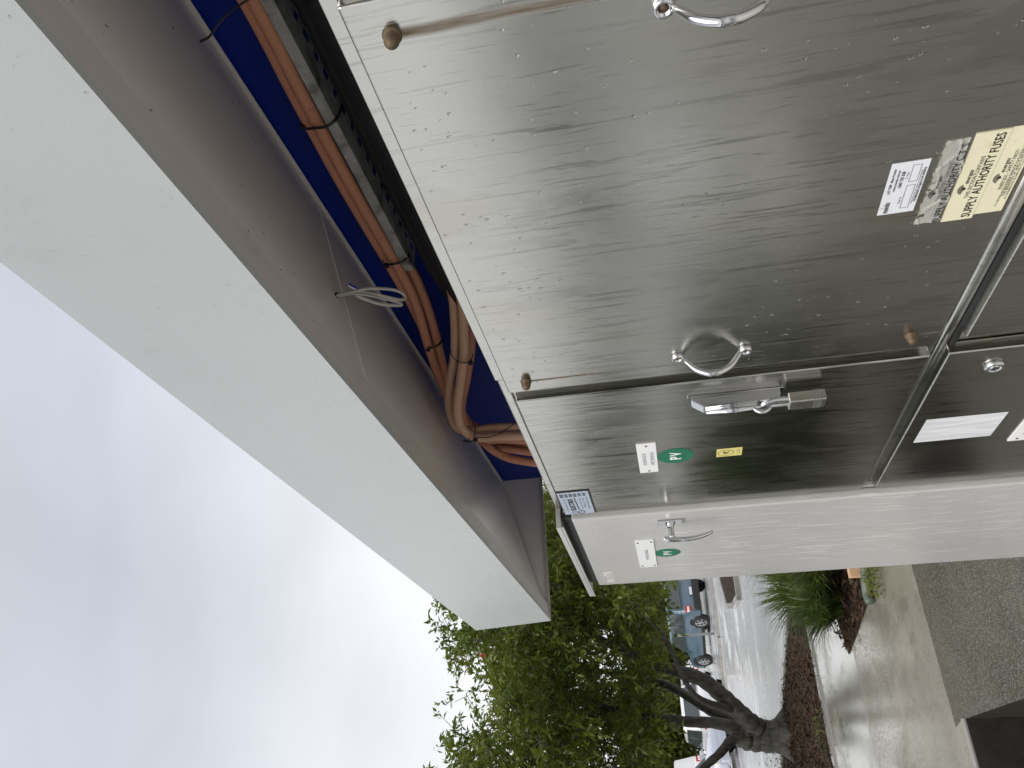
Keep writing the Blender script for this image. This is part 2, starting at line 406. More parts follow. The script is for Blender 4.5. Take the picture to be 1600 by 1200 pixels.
def ring_bm(bm, cxx, cz, rx, rz, w, y, seg=28, th=.0004):
    for k in range(seg):
        a0, a1 = 2*math.pi*k/seg, 2*math.pi*(k+1)/seg
        q = [(cxx+math.cos(a)*(rx+d), y-th, cz+math.sin(a)*(rz+d)) for a, d in ((a0, 0), (a1, 0), (a1, w), (a0, w))]
        bm.faces.new([bm.verts.new(p) for p in q])
def bar(bm, x0, x1, z0, z1, y): 
    bm.faces.new([bm.verts.new(p) for p in ((x0, y, z0), (x1, y, z0), (x1, y, z1), (x0, y, z1))])
def strokes(bm, pts, w, y):
    for (a, b), (c, d) in zip(pts, pts[1:]):
        l = math.hypot(c-a, d-b) or 1; nx, nz = -(d-b)/l*w/2, (c-a)/l*w/2
        bm.faces.new([bm.verts.new(p) for p in ((a-nx, y, b-nz), (c-nx, y, d-nz), (c+nx, y, d+nz), (a+nx, y, b+nz))])

# ================================================================== LARGE STRUCTURE
# ---------------- ground
PX0, PX1, PY0, PY1 = -4.95, -3.75, -1.0, .425        # sunken pit beside the slab
def with_hole(x0, x1, y0, y1, z):
    bm = bmesh.new(); xs = [x0, PX0, PX1, x1]; ys = [y0, PY0, PY1, y1]; V = {}
    for i, x in enumerate(xs):
        for j, y in enumerate(ys): V[i, j] = bm.verts.new((x, y, z))
    for i in range(3):
        for j in range(3):
            if (i, j) != (1, 1): bm.faces.new((V[i, j], V[i+1, j], V[i+1, j+1], V[i, j+1]))
    return bm
struct('ground', with_hole(-900, 600, -700, 700, -.012), 'base')
SLX = -5.155
struct('bounce_sheet', sheet([(-1.7, -9), (9, -9), (9, .60), (-1.7, .60)], .004), 'bounce_sheet')  # unseen pale sheet, added to bounce light onto the awning underside
struct('slab', with_hole(SLX, 4.0, -6, 3.2, 0.0), 'slab')
def strip_path(x0, x1, z, name, m):
    return struct(name, sheet([(x0, -9), (x1, -9), (x1, 14), (x0, 14)], z), m)
JX = -7.42
# footpath laid as two runs with a real joint between them
struct('footpath', box(JX+.006, SLX-.006, -9, 14, -.09, 0.0), 'path')
struct('footpath', box(-9.52, JX-.006, -9, 14, -.09, -.001), 'concrete')
struct('road', sheet([(-9.55, -30), (-9.55, 40), (-34, 40), (-34, -30)], -.007), 'road')
struct('car_park', sheet([(-34, -60), (-34, 60), (-90, 60), (-90, -60)], -.007), 'road')
# pit
bm = bmesh.new()
for q in ([(PX0, PY0), (PX0, PY1)], [(PX0, PY1), (PX1, PY1)], [(PX1, PY1), (PX1, PY0)], [(PX1, PY0), (PX0, PY0)]):
    (a, b), (c, d) = q; bm.faces.new([bm.verts.new(p) for p in ((a, b, 0), (c, d, 0), (c, d, -1.5), (a, b, -1.5))])
bm.faces.new([bm.verts.new(p) for p in ((PX0, PY0, -1.5), (PX1, PY0, -1.5), (PX1, PY1, -1.5), (PX0, PY1, -1.5))])
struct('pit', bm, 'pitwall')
struct('pit_rim', box(PX0-.055, PX0-.002, PY0, PY1+.004, -.05, .012, bev=.004), 'kerb')
# broken corner of the slab beside the pit
struct('slab_corner', poly_prism([(PX0-.06, PY1, -.02), (-5.72, .265, -.02), (-5.75, -.9, -.02), (PX0-.06, -.9, -.02)], (0, 0, .026)), 'path')
# mulch strip (triangle) with the tree
MS = [gnd(1236, 938), gnd(1228, 1040), gnd(1224, 1120), gnd(1224, 1200)]
far_edge = [(p.x, p.y) for p in MS]; nx = -9.53
strip_poly = [(nx, -6), (nx, far_edge[0][1]+.05), (-10.2, 2.42)] + far_edge[0:] + [(-15.6, -.6), (-15.6, -6)]
bm = bmesh.new()
def heaped(poly, z0, z1, nseed, n=1500):
    """flat bed with an uneven top: triangulated polygon, subdivided and bumped"""
    t = sheet(poly, z0); bmesh.ops.triangulate(t, faces=t.faces)
    for _ in range(5): bmesh.ops.subdivide_edges(t, edges=[e for e in t.edges if e.calc_length() > .12], cuts=1, use_grid_fill=False); bmesh.ops.triangulate(t, faces=t.faces)
    r = random.Random(nseed)
    for v in t.verts:
        if not v.is_boundary: v.co.z += r.uniform(0, z1)
    return t
struct('mulch_strip', heaped(strip_poly, .004, .018, 3), 'mulch', True)
def kerb_line(pts, w, h, name='kerb'):
    """row of kerb stones along pts; each stone a child of the kerb"""
    k = bpy.data.objects.new(name, None); COL.objects.link(k); k['kind'] = 'structure'; k.location = (pts[0][0], pts[0][1], 0)
    for (a, b), (c, d) in zip(pts, pts[1:]):
        L_ = math.hypot(c-a, d-b); n = max(1, round(L_/.9)); ux, uy = (c-a)/L_, (d-b)/L_
        for i in range(n):
            s0, s1 = L_*i/n+.004, L_*(i+1)/n-.004; dz = rng.uniform(-.004, .004)
            q = [(a+ux*s0-uy*w/2, b+uy*s0+ux*w/2), (a+ux*s1-uy*w/2, b+uy*s1+ux*w/2), (a+ux*s1+uy*w/2, b+uy*s1-ux*w/2), (a+ux*s0+uy*w/2, b+uy*s0-ux*w/2)]
            part('kerb_stone', poly_prism([(p[0], p[1], -.06) for p in q], (0, 0, .06+h+dz)), 'kerb', k)
    return k
kerb_line([(p[0]-.05, p[1]+.03) for p in far_edge], .14, .035)
kerb_line([(nx, -2.5), (nx, far_edge[0][1]-.1)], .13, .02)
# traffic island far back
isl = [(-22.7, 5.85), (-21.3, 4.75), (-19.5, 4.35), (-17.7, 4.13), (-17.2, 7.5), (-20, 9.5)]
struct('island_bed', heaped(isl, .06, .02, 5), 'mulch', True)
kerb_line(isl+[isl[0]], .14, .09)
kerb_line([(-27.2, 12.5), (-27.6, 8.5), (-28.3, 5.3), (-29.4, 4.2), (-30.4, 2.0), (-30.8, -4)], .16, .10)
# garden bed beside the path
BED = [(gnd(1327, 1023).x, gnd(1327, 1023).y), (gnd(1340, 990).x, gnd(1340, 990).y), (gnd(1356, 945).x, gnd(1356, 945).y), (-6.10, 1.62), (-5.9, 2.4), (-5.9, 5.2), (-8.7, 5.2), (gnd(1285, 900).x, gnd(1285, 900).y), (gnd(1305, 960).x, gnd(1305, 960).y)]
struct('garden_bed', heaped(BED, .004, .018, 9), 'mulch', True)

# ---------------- switchboard body
CB = Vector((-1.0, .79, 0))
sw = thing('switchboard', 'wide wet stainless steel outdoor switchboard with rusty dome nuts and stickers', 'switchboard', CB)
XL, XR = -1.697, .32
TOPZ = H+.245
part('body', box(XL, XR, YF, .955, .06, TOPZ, bev=.003), 'steel_frame', sw)
# upright lip along the top edge of the frame, two lengths with a step between them
part('top_rail', box(sx(-1.755), XR, YF-.006, YF-.0005, sz(.374), TOPZ+.0005, bev=.001, seg=1), 'steel_frame', sw)
part('top_rail', box(XL, sx(-1.758), YF-.006, YF-.0005, sz(.374), TOPZ-.0035, bev=.001, seg=1), 'steel_frame', sw)
def door(x0, x1, z0, z1, m, name='door'):
    return part(name, box(x0, x1, YD, YF-.0008, z0, z1, bev=.0036, seg=4), m, sw, False)
big = door(sx(-1.787), sx(-.617), sz(-.7125), sz(.3715), 'steel_big', 'access_panel')
door(sx(-.565), XR-.02, sz(-.7125), sz(.3715), 'steel_narrow', 'access_panel')
nar = door(XL+.0005, sx(-1.839), sz(-.714), sz(.3640), 'steel_narrow')
low = door(XL+.0005, sx(-1.838), .12, sz(-.7555), 'steel_low')
lowr = door(sx(-1.765), sx(-.617), .12, sz(-.7740), 'steel_low')
door(sx(-.565), XR-.02, .12, sz(-.7740), 'steel_low')
# rolled rail of the frame between the upper and lower doors
b = tube(bmesh.new(), [(XL+.003, YF, H-.4575), (sx(-.60), YF, H-.4575)], .0105, 20, True, 1.0)
for v in b.verts: v.co.y = YF+(v.co.y-YF)*.55
part('frame_rail', b, 'steel_frame', sw, True)
# rubber seal line in the horizontal gap
part('door_seal', box(XL+.012, sx(-.60), YF-.006, YF-.0005, sz(-.774)-.004, sz(-.7645), bev=.001, seg=1), 'black', sw)
# dome nuts
for bx, bz in BOLTS:
    b = lathe(bmesh.new(), [(.0092, 0), (.0092, .0012), (.0078, .0016), (.0074, .0075), (.0068, .0105), (.0052, .0136), (.0028, .0152), (.0003, .0157)], (sx(bx), YD, sz(bz)), (0, -1, 0), 18)
    part('dome_nut', b, 'brass', sw, True)
# pull handles: eyelet, eyelet, bow
for hx in (-1.692, -.712):
    X0 = sx(hx); zt, zb = sz(-.083), sz(-.248)
    b = bmesh.new()
    P = [(X0, YD-.006, zt-.008), (X0, YD-.014, zt-.014), (X0, YD-.028, zt-.026), (X0, YD-.036, zt-.042), (X0, YD-.036, (zt+zb)/2), (X0, YD-.036, zb+.042), (X0, YD-.028, zb+.026), (X0, YD-.014, zb+.014), (X0, YD-.006, zb+.008)]
    P = catmull(P, 6); n = len(P)
    tube(b, P, [.0036+.0016*math.sin(math.pi*i/(n-1)) for i in range(n)], 12, True)
    h = part('pull_handle', b, 'chrome', sw, True)
    for zz in (zt, zb):
        part('eyelet', lathe(bmesh.new(), [(.0098, 0), (.0102, .003), (.0088, .0075), (.0055, .0078), (.005, .0040), (.0003, .0036)], (X0, YD, zz), (0, -1, 0), 20), 'chrome', h, True)
        part('screw', lathe(bmesh.new(), [(.0046, .0030), (.0042, .0052), (.0003, .0060)], (X0, YD, zz), (0, -1, 0), 14), 'brass', h, True)
# lever latch on the narrow door
LX = sx(-1.945); z0, z1 = sz(-.352), sz(-.118)
b = bmesh.new()
prof = [(YD-.0005, z1+.002), (YD-.006, z1+.002), (YD-.021, z1-.018), (YD-.019, z0+.010), (YD-.012, z0), (YD-.0005, z0)]
poly = [(LX-.012, y, z) for y, z in prof]
t = poly_prism(poly, (.026, 0, 0)); bmesh.ops.bevel(t, geom=t.edges[:], offset=.0016, segments=2, affect='EDGES'); add(b, t)
lat = part('latch', b, 'chrome', sw)
b = bmesh.new(); tube(b, [(LX+.001, YD-.0215, z1-.020), (LX+.001, YD-.0235, (z0+z1)/2), (LX+.001, YD-.021, z0+.020)], [.0075, .008, .0072], 12, True, .55)
part('grip', b, 'chrome', lat, True)
b = bmesh.new(); tube(b, catmull([(LX+.001, YD-.010, z0+.046), (LX+.001, YD-.028, z0+.044), (LX+.001, YD-.035, z0+.032), (LX+.001, YD-.028, z0+.020), (LX+.001, YD-.010, z0+.018)], 5), .0036, 10)
part('staple', b, 'chrome', lat, True)
part('backplate', box(LX-.019, LX+.018, YD-.0022, YD-.0002, z0-.006, z1+.008, bev=.0008, seg=1), 'chrome', lat)
# round quarter-turn lock of the lower door
b = lathe(bmesh.new(), [(.0150, 0), (.0150, .004), (.0128, .0068), (.0098, .0070), (.0092, .0046), (.0003, .0046)], (sx(-1.925), YD, sz(-.886)), (0, -1, 0), 28)
lk = part('barrel_lock', b, 'chrome', sw, True)
b = bmesh.new(); 
part('key_insert', lathe(b, [(.0078, .0040), (.0074, .0062), (.0003, .0064)], (sx(-1.925), YD, sz(-.886)), (0, -1, 0), 20), 'chrome', lk, True)
b = bmesh.new(); bar(b, sx(-1.925)-.0035, sx(-1.925)-.002, sz(-.886)-.004, sz(-.886)+.004, YD-.0067); bar(b, sx(-1.925)+.002, sx(-1.925)+.0035, sz(-.886)-.004, sz(-.886)+.004, YD-.0067); bar(b, sx(-1.925)-.002, sx(-1.925)+.002, sz(-.886)-.0008, sz(-.886)+.0008, YD-.0067)
part('key_mark', b, 'ink', lk)
# stickers and plates on the steel
def sticker_part(name, x0, x1, z0, z1, m, y=YD, th=.0005, label=None, rot=0.0, bev=0):
    return part(name, wall_rect(sx(x0), sx(x1), sz(z0), sz(z1), y, th, bev), m, sw, False, label)
def fan_mark(bm, x, z, s, y):
    """fan shaped emblem of the supply authority: striped scallop and its tip"""
    for k in range(9):
        a0 = R(28+k*15.5); a1 = a0+R(9)
        q = [(x+math.cos(a)*r*s*1.0, y, z+math.sin(a)*r*s*.8) for a, r in ((a0, .25), (a1, .25), (a1, 1), (a0, 1))]
        bm.faces.new([bm.verts.new(p) for p in q])
    strokes(bm, [(x+math.cos(R(25+i*5))*s*1.05, z+math.sin(R(25+i*5))*s*.84) for i in range(29)], s*.06, y)
    bm.faces.new([bm.verts.new(p) for p in ((x-s*.1, y, z-s*.18), (x+s*.42, y, z-s*.02), (x+s*.12, y, z+s*.3), (x-s*.22, y, z+s*.18))])
# white meter-number label
st = sticker_part('sticker', -1.249, -1.112, -.537, -.472, 'label_white', label='white label with two empty boxes and small print')
b = bmesh.new(); y = YD-.0008; U = S
x0 = sx(-1.249); zt = sz(-.472); W = .137*U; Hh = .065*U
wall_text(b, 'mondo', x0+.03*W, zt-.26*Hh, .0090, y, .22*W, .00025)
strokes(b, [(x0+.135*W, zt-.03*Hh), (x0+.15*W, zt-.10*Hh)], .0006, y)
wall_text(b, 'LAST TEMP - Meter Provider', x0+.42*W, zt-.16*Hh, .0042, y, .48*W, .00008)
wall_text(b, 'www.mondo.com.au', x0+.46*W, zt-.28*Hh, .0042, y, .40*W, .00008)
wall_text(b, '1300 735 328', x0+.52*W, zt-.42*Hh, .0048, y, .31*W, .00015)
wall_text(b, 'CT Ratio', x0+.68*W, zt-.53*Hh, .0036, y, .13*W)
wall_text(b, 'Meter No', x0+.20*W, zt-.53*Hh, .0036, y, .14*W)
for a0, a1 in ((.10, .55), (.62, .93)):
    strokes(b, [(x0+a0*W, zt-.58*Hh), (x0+a1*W, zt-.58*Hh), (x0+a1*W, zt-.80*Hh), (x0+a0*W, zt-.80*Hh), (x0+a0*W, zt-.58*Hh)], .0005, y)
wall_text(b, 'Tampering with this meter is not permitted', x0+.16*W, zt-.875*Hh, .0026, y, .66*W)
wall_text(b, 'THE BREAKING OF SEALS IS AN OFFENCE', x0+.20*W, zt-.955*Hh, .0034, y, .66*W, .0001)
part('lettering', b, 'ink', st)
# torn foil sticker: a crumpled, ragged sheet with curled edges
def ragged(x0, x1, z0, z1, y):
    bm = bmesh.new(); nx_, nz_ = 46, 12; r = random.Random(5); V = []
    jt = [0]*(nx_+1); jb = [0]*(nx_+1); a = b_ = 0
    for i in range(nx_+1):
        a = max(-.0026, min(.0005, a+r.uniform(-.0011, .0011))); b_ = max(-.0006, min(.0028, b_+r.uniform(-.0010, .0010))); jt[i], jb[i] = a, b_
    for i in range(nx_+1):
        row = []
        for j in range(nz_+1):
            fx, fz = i/nx_, j/nz_
            z = (z0+jb[i])+(z1+jt[i]-z0-jb[i])*fz
            crease = .0011*max(0, math.sin(fx*23+fz*5))**6+.0013*max(0, math.sin(fx*9.5-fz*7+1))**10
            V_ = bm.verts.new((x0+(x1-x0)*fx+r.uniform(-.0003, .0003), y-.0004-crease-r.uniform(0, .00022)-.0012*(1 if j in (0, nz_) else 0)*r.random(), z)); row.append(V_)
        V.append(row)
    for i in range(nx_):
        for j in range(nz_):
            if i in (4, 5) and j > 7: continue
            if i in (20, ) and j > 9: continue
            bm.faces.new((V[i][j], V[i+1][j], V[i+1][j+1], V[i][j+1]))
    bmesh.ops.solidify(bm, geom=bm.faces[:], thickness=.0002); return bm
st = part('sticker', ragged(sx(-1.292), sx(-1.074), sz(-.5945), sz(-.5475), YD), 'silver', sw, False, 'torn crinkled silver sticker reading SUPPLY AUTHORITY C.T.S')
b = bmesh.new(); y = YD-.0032
wall_text(b, "SUPPLY AUTHORITY C.T.'S", sx(-1.288), sz(-.5905), .0112, y, .205*S, .0002)
wall_text(b, 'THIS SECTION CONTAINS', sx(-1.225), sz(-.5755), .0056, y, .100*S)
wall_text(b, 'energex', sx(-1.191), sz(-.5655), .0060, y, .033*S, .0001); fan_mark(b, sx(-1.204), sz(-.5625), .0072, y)
part('lettering', b, 'ink', st)
st = sticker_part('sticker', -1.295, -1.0675, -.6535, -.598, 'cream', th=.0012, label='cream sticker reading SUPPLY AUTHORITY FUSES')
b = bmesh.new(); y = YD-.0016
wall_text(b, 'SUPPLY AUTHORITY FUSES', sx(-1.288), sz(-.6465), .0135, y, .215*S, .0002)
wall_text(b, 'THIS SECTION CONTAINS', sx(-1.232), sz(-.6285), .0062, y, .108*S)
wall_text(b, 'energex', sx(-1.192), sz(-.6185), .0068, y, .036*S, .0001); fan_mark(b, sx(-1.206), sz(-.6155), .0080, y)
part('lettering', b, 'ink', st)
st = sticker_part('sticker', -1.286, -1.066, -.704, -.6545, 'cream', th=.0006, label='lower cream sticker reading SAFETY FIRST')
b = bmesh.new(); y = YD-.0009
wall_text(b, 'energex', sx(-1.176), sz(-.6745), .0066, y, .036*S, .0001); fan_mark(b, sx(-1.190), sz(-.6715), .0078, y)
wall_text(b, 'ENERGEX - SAFETY FIRST!', sx(-1.222), sz(-.6835), .0056, y, .100*S)
wall_text(b, 'TO OBTAIN AN AUTHORISED SEALER FOR YOUR INSTALLATION PLEASE', sx(-1.270), sz(-.6895), .0032, y, .19*S)
wall_text(b, 'THE BREAKING OF SEALS IS AN OFFENCE', sx(-1.243), sz(-.6955), .0056, y, .142*S)
wall_text(b, 'ALL INQUIRIES MUST BE DIRECTED TO A LICENSED CONTRACTOR', sx(-1.252), sz(-.7005), .0032, y, .16*S)
part('lettering', b, 'ink', st)
# ENERGEX METERING plate
st = sticker_part('nameplate', -2.429, -2.197, -.0055, .0555, 'plate_white', th=.0022, label='white engraved plate reading ENERGEX METERING', bev=.0004)
b = bmesh.new(); y = YD-.0026
wall_text(b, 'ENERGEX', sx(-2.313), sz(.0290), .0110, y, .098*S, -.0001, True)
wall_text(b, 'METERING', sx(-2.313), sz(.0040), .0110, y, .103*S, -.0001, True)
part('lettering', b, 'ink_grey', st)
for q in (-2.413, -2.213):
    part('screw', lathe(bmesh.new(), [(.0024, .0022), (.0022, .0034), (.0003, .0038)], (sx(q), YD, sz(.025)), (0, -1, 0), 10), 'brass', st, True)
def pv(xc, zc, r, y, parent):
    d = part('sticker', lathe(bmesh.new(), [(r, 0), (r, .0006), (.0003, .0006)], (xc, y, zc), (0, -1, 0), 40), 'pv_green', parent, False, 'round green sticker reading PV in white')
    b = bmesh.new(); wall_text(b, 'P', xc-.0165, zc-.0105, .030, y-.0010, .0145, .0009); wall_text(b, 'V', xc+.0005, zc-.0105, .030, y-.0010, .0175, .0009); part('lettering', b, 'ink_white', d)
pv(sx(-2.317), sz(-.0635), .0350, YD, sw)
st = sticker_part('sticker', -2.359, -2.299, -.2725, -.1935, 'yellow', label='small yellow sticker with an oval mark')
b = bmesh.new(); y = YD-.0008; zc = sz(-.222); xc = sx(-2.329)
ring_bm(b, xc, zc, .0125, .0145, .0009, y)
strokes(b, [(xc-.005, zc-.006), (xc-.002, zc+.004), (xc+.003, zc+.006), (xc+.003, zc), (xc-.002, zc-.001), (xc+.005, zc-.007), (xc+.007, zc-.003)], .0015, y)
strokes(b, [(xc-.008, zc+.001), (xc+.008, zc+.003)], .0012, y)
strokes(b, [(xc-.012, zc-.022), (xc+.008, zc-.022), (xc+.008, zc-.026), (xc-.012, zc-.026)], .0006, y); strokes(b, [(xc+.011, zc-.028), (xc+.011, zc-.020)], .0007, y)
part('lettering', b, 'ink', st)
# maker's rating plate in the upper corner
st = sticker_part('rating_plate', -2.776, -2.541, .2425, .3635, 'ink', th=.0016, label='blue grey rating plate with black border')
part('plate_face', wall_rect(sx(-2.776), sx(-2.548), sz(.2490), sz(.3605), YD-.0017, .0004), 'plate_blue', st)
b = bmesh.new(); y = YD-.0025; px0 = sx(-2.770); pw = .222*S; pz = sz(.3605); ph = .1115*S
for k in range(6):
    for j in range(3): wall_text(b, ('PH', 'kA', 'Hz', 'IP', 'V', 'A')[k]+('50', '415', '3')[j], px0+pw*(.80), pz-ph*(.10+k*.145+j*.035), .0034, y, pw*.14, .0001)
wall_text(b, 'ELECTRIX', px0+pw*.17, pz-ph*.42, .0155, y, pw*.56, .0006)
strokes(b, [(px0+pw*.20, pz-ph*.52), (px0+pw*.68, pz-ph*.50), (px0+pw*.74, pz-ph*.49)], .0022, y)
strokes(b, [(px0+pw*.20, pz-ph*.52), (px0+pw*.14, pz-ph*.58), (px0+pw*.10, pz-ph*.66)], .0014, y)
ring_bm(b, px0+pw*.07, pz-ph*.36, .006, .006, .0012, y, 20); ring_bm(b, px0+pw*.06, pz-ph*.58, .008, .006, .0014, y, 20)
wall_text(b, 'SWITCHBOARD MANUFACTURERS', px0+pw*.15, pz-ph*.17, .0036, y, pw*.56)
wall_text(b, 'ELECTRICAL CONTRACTING', px0+pw*.22, pz-ph*.68, .0036, y, pw*.5); wall_text(b, 'SERIAL No  7034', px0+pw*.26, pz-ph*.78, .0042, y, pw*.45); wall_text(b, 'DATE 04  JOB 1126', px0+pw*.20, pz-ph*.91, .0050, y, pw*.55)
part('lettering', b, 'ink', st)
for qx, qz in ((-2.556, .353), (-2.556, .256), (-2.768, .353)):
    part('screw', lathe(bmesh.new(), [(.0022, .0015), (.0020, .0030), (.0003, .0034)], (sx(qx), YD, sz(qz)), (0, -1, 0), 10), 'chrome', st, True)
# papers on the lower door
sticker_part('sticker', -2.391, -2.2285, -1.019, -.7975, 'wet_paper', th=.0005, label='blank white label streaked by rain')
st = sticker_part('nameplate', -2.442, -2.210, -1.150, -1.083, 'plate_white', th=.0022, label='white plate low on the lower door')
part('screw', lathe(bmesh.new(), [(.0024, .0022), (.0022, .0034), (.0003, .0038)], (sx(-2.425), YD, sz(-1.105)), (0, -1, 0), 10), 'brass', st, True)
b = bmesh.new(); wall_text(b, 'S', sx(-2.395), sz(-1.122), .011, YD-.0026); part('lettering', b, 'ink_grey', st)

# water drops standing on the steel and paint
def drops(regions, y, n, name, parent, seed, sc=(.0009, .0026)):
    r = random.Random(seed); bm = bmesh.new()
    for _ in range(n):
        x0, x1, z0, z1 = regions[r.randrange(len(regions))]
        x, z = r.uniform(x0, x1), r.uniform(z0, z1); q = sc[0]+(sc[1]-sc[0])*r.random()**2.2
        t = bmesh.new(); bmesh.ops.create_icosphere(t, subdivisions=2, radius=1)
        bmesh.ops.delete(t, geom=[v for v in t.verts if v.co.y > .3], context='VERTS')
        add(bm, t, Matrix.Translation((x, y, z)) @ Matrix.Diagonal((q*r.uniform(.8, 1.1), q*.55, q*r.uniform(1, 1.7), 1)))
    o = part(name, bm, 'water', parent, True); o['kind'] = 'stuff'; return o
drops([(sx(-1.76), sx(-.65), sz(-.69), sz(.35))]*3+[(sx(-1.76), sx(-.65), sz(0), sz(.36))], YD, 520, 'water_drops', big, 1, (.0006, .0020))
drops([(XL+.02, sx(-1.86), sz(-.3), sz(.35))], YD, 50, 'water_drops', nar, 2, (.0005, .0014))
drops([(sx(-1.74), sx(-.65), sz(-1.0), sz(-.79))], YD, 25, 'water_drops', lowr, 4, (.0005, .0014))

# ---------------- padlock: hangs from the staple
PL = Vector((LX+.001, YD-.020, sz(-.369)))
pl = thing('padlock', 'steel padlock hanging from the chrome latch of the narrow door', 'padlock', PL-Vector((0, 0, .058)))
b = box(PL.x-.015, PL.x+.015, PL.y-.010, PL.y+.009, PL.z-.058, PL.z, bev=.0028, seg=3)
pb = part('body', b, 'padlock', pl)
b = bmesh.new()
for k in range(3): bm_box(b, PL.x-.0153, PL.x+.0153, PL.y-.0103, PL.y+.0093, PL.z-.050+k*.0045, PL.z-.0485+k*.0045)
part('groove_band', b, 'post', pb)
part('keyhole', lathe(bmesh.new(), [(.0018, 0), (.0016, .0008), (.0003, .0009)], (PL.x+.0005, PL.y-.0099, PL.z-.014), (0, -1, 0), 10), 'black', pb)
b = bmesh.new(); tube(b, catmull([(PL.x-.0095, PL.y, PL.z-.004), (PL.x-.0095, PL.y, PL.z+.024), (PL.x-.0065, PL.y-.003, PL.z+.037), (PL.x, PL.y-.004, PL.z+.042), (PL.x+.0065, PL.y-.003, PL.z+.037), (PL.x+.0095, PL.y, PL.z+.024), (PL.x+.0095, PL.y, PL.z-.004)], 6), .0043, 12)
part('shackle', b, 'chrome', pl, True)

# ---------------- white painted meter cabinet
YW = .5955; WX1, WX0 = -1.7005, -2.300
wc = thing('meter_cabinet', 'off-white painted meter cabinet with an overhanging hood, left of the steel doors', 'cabinet', (-2.0, .78, 0))
def wz(r): return H+r*YW
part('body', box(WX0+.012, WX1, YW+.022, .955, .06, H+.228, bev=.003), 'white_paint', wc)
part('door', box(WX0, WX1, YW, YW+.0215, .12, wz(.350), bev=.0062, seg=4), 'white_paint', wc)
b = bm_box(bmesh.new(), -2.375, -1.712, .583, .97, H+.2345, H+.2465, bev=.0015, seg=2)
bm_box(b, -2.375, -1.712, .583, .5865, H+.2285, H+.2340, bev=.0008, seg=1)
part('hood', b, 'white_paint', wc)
part('hood_shade', box(WX0+.012, WX1-.004, YW+.010, YW+.0215, wz(.3505), H+.2340), 'black', wc)  # black strip stands for the shade in the gap under the hood
# T-handle
hx, hz = -1.760, wz(-.028)
b = lathe(bmesh.new(), [(.0125, 0), (.0128, .004), (.0085, .012), (.0068, .020), (.0075, .036), (.0068, .042), (.0003, .043)], (hx, YW, hz), (0, -1, 0), 20)
hd = part('door_handle', b, 'chrome', wc, True)
part('escutcheon', box(hx-.0135, hx+.0135, YW-.005, YW-.0003, wz(-.080), wz(.022), bev=.0022, seg=3), 'chrome', hd)
b = bmesh.new()
P = catmull([(hx, YW-.041, hz+.018), (hx, YW-.044, hz+.004), (hx, YW-.046, hz-.030), (hx, YW-.043, hz-.062), (hx, YW-.036, hz-.086), (hx, YW-.031, hz-.094)], 6)
n = len(P); tube(b, P, [.0066-.0036*(i/(n-1))**1.3 for i in range(n)], 14, True, 1.3); part('lever', b, 'chrome', hd, True)
st = part('nameplate', wall_rect(-2.129, -1.885, wz(.0475), wz(.1255), YW, .0024, .0004), 'plate_white', wc, False, 'white screwed plate reading METER PANEL')
b = bmesh.new(); wall_text(b, 'METER PANEL', -2.007, wz(.0775), .0125, YW-.0028, .092, -.0001, True); part('lettering', b, 'ink_grey', st)
for qx in (-2.112, -1.902):
    for qz in (.058, .115): part('screw', lathe(bmesh.new(), [(.0030, .0022), (.0026, .0036), (.0003, .0042)], (qx, YW, wz(qz)), (0, -1, 0), 10), 'black', st, True)
pv(-2.012, wz(-.0045), .0345, YW, wc)
st = part('sticker', wall_rect(-2.266, -2.156, wz(.2635), wz(.3085), YW, .0004), 'silver', wc, False, 'small grey sticker with fine print')
b = bmesh.new(); y = YW-.0008
for k, s_txt in enumerate(('WARNING', 'THIS ENCLOSURE', 'CONTAINS METERS')): wall_text(b, s_txt, -2.250, wz(.2965-k*.0125), .0062, y, (.05, .078, .082)[k])
strokes(b, [(-2.262, wz(.267)), (-2.160, wz(.267)), (-2.160, wz(.305)), (-2.262, wz(.305)), (-2.262, wz(.267))], .0006, y)
part('lettering', b, 'ink_grey', st)

# ---------------- blue wall and awning
def lerp(a, b, t): return a+(b-a)*t
XE = 1.7
Ai = atY(783.8, 752.5, 1.0); Bi = atY(291, 0, 1.016)            # inner edge of the underside
Ao = atY(861, 970, .52); Bo = atY(22.5, 0, .5375)                # lower edge of the fascia
Au = atY(743.8, 985, .52); Bu = atY(0, 409.4, .5345)             # upper edge of the fascia
def onl(a, b, X): return a+(b-a)*((X-a.x)/(b.x-a.x))
WE = Ai.x
bw = thing('blue_wall', 'dark blue painted wall behind the switchboard under the awning', 'wall', (-.4, 1.06, 0))
wl = [Vector((WE, 1.0015, 0)), Vector((XE, onl(Ai, Bi, XE).y+.0015, 0))]
part('wall_panel', poly_prism([wl[0], wl[1], Vector((wl[1].x, wl[1].y, H+.78)), Vector((wl[0].x, wl[0].y, H+.66))], (0, .12, 0)), 'blue', bw)
aw = thing('awning', 'long off-white sheet metal awning over the switchboard, its fascia wet with rain', 'awning', (-.4, .78, 1.9))
# fascia: folded sheet with thickness
fx = [Au, Ao, onl(Ao, Bo, XE), onl(Au, Bu, XE)]
part('fascia', poly_prism(fx, (0, .010, 0)), 'fascia_paint', aw)
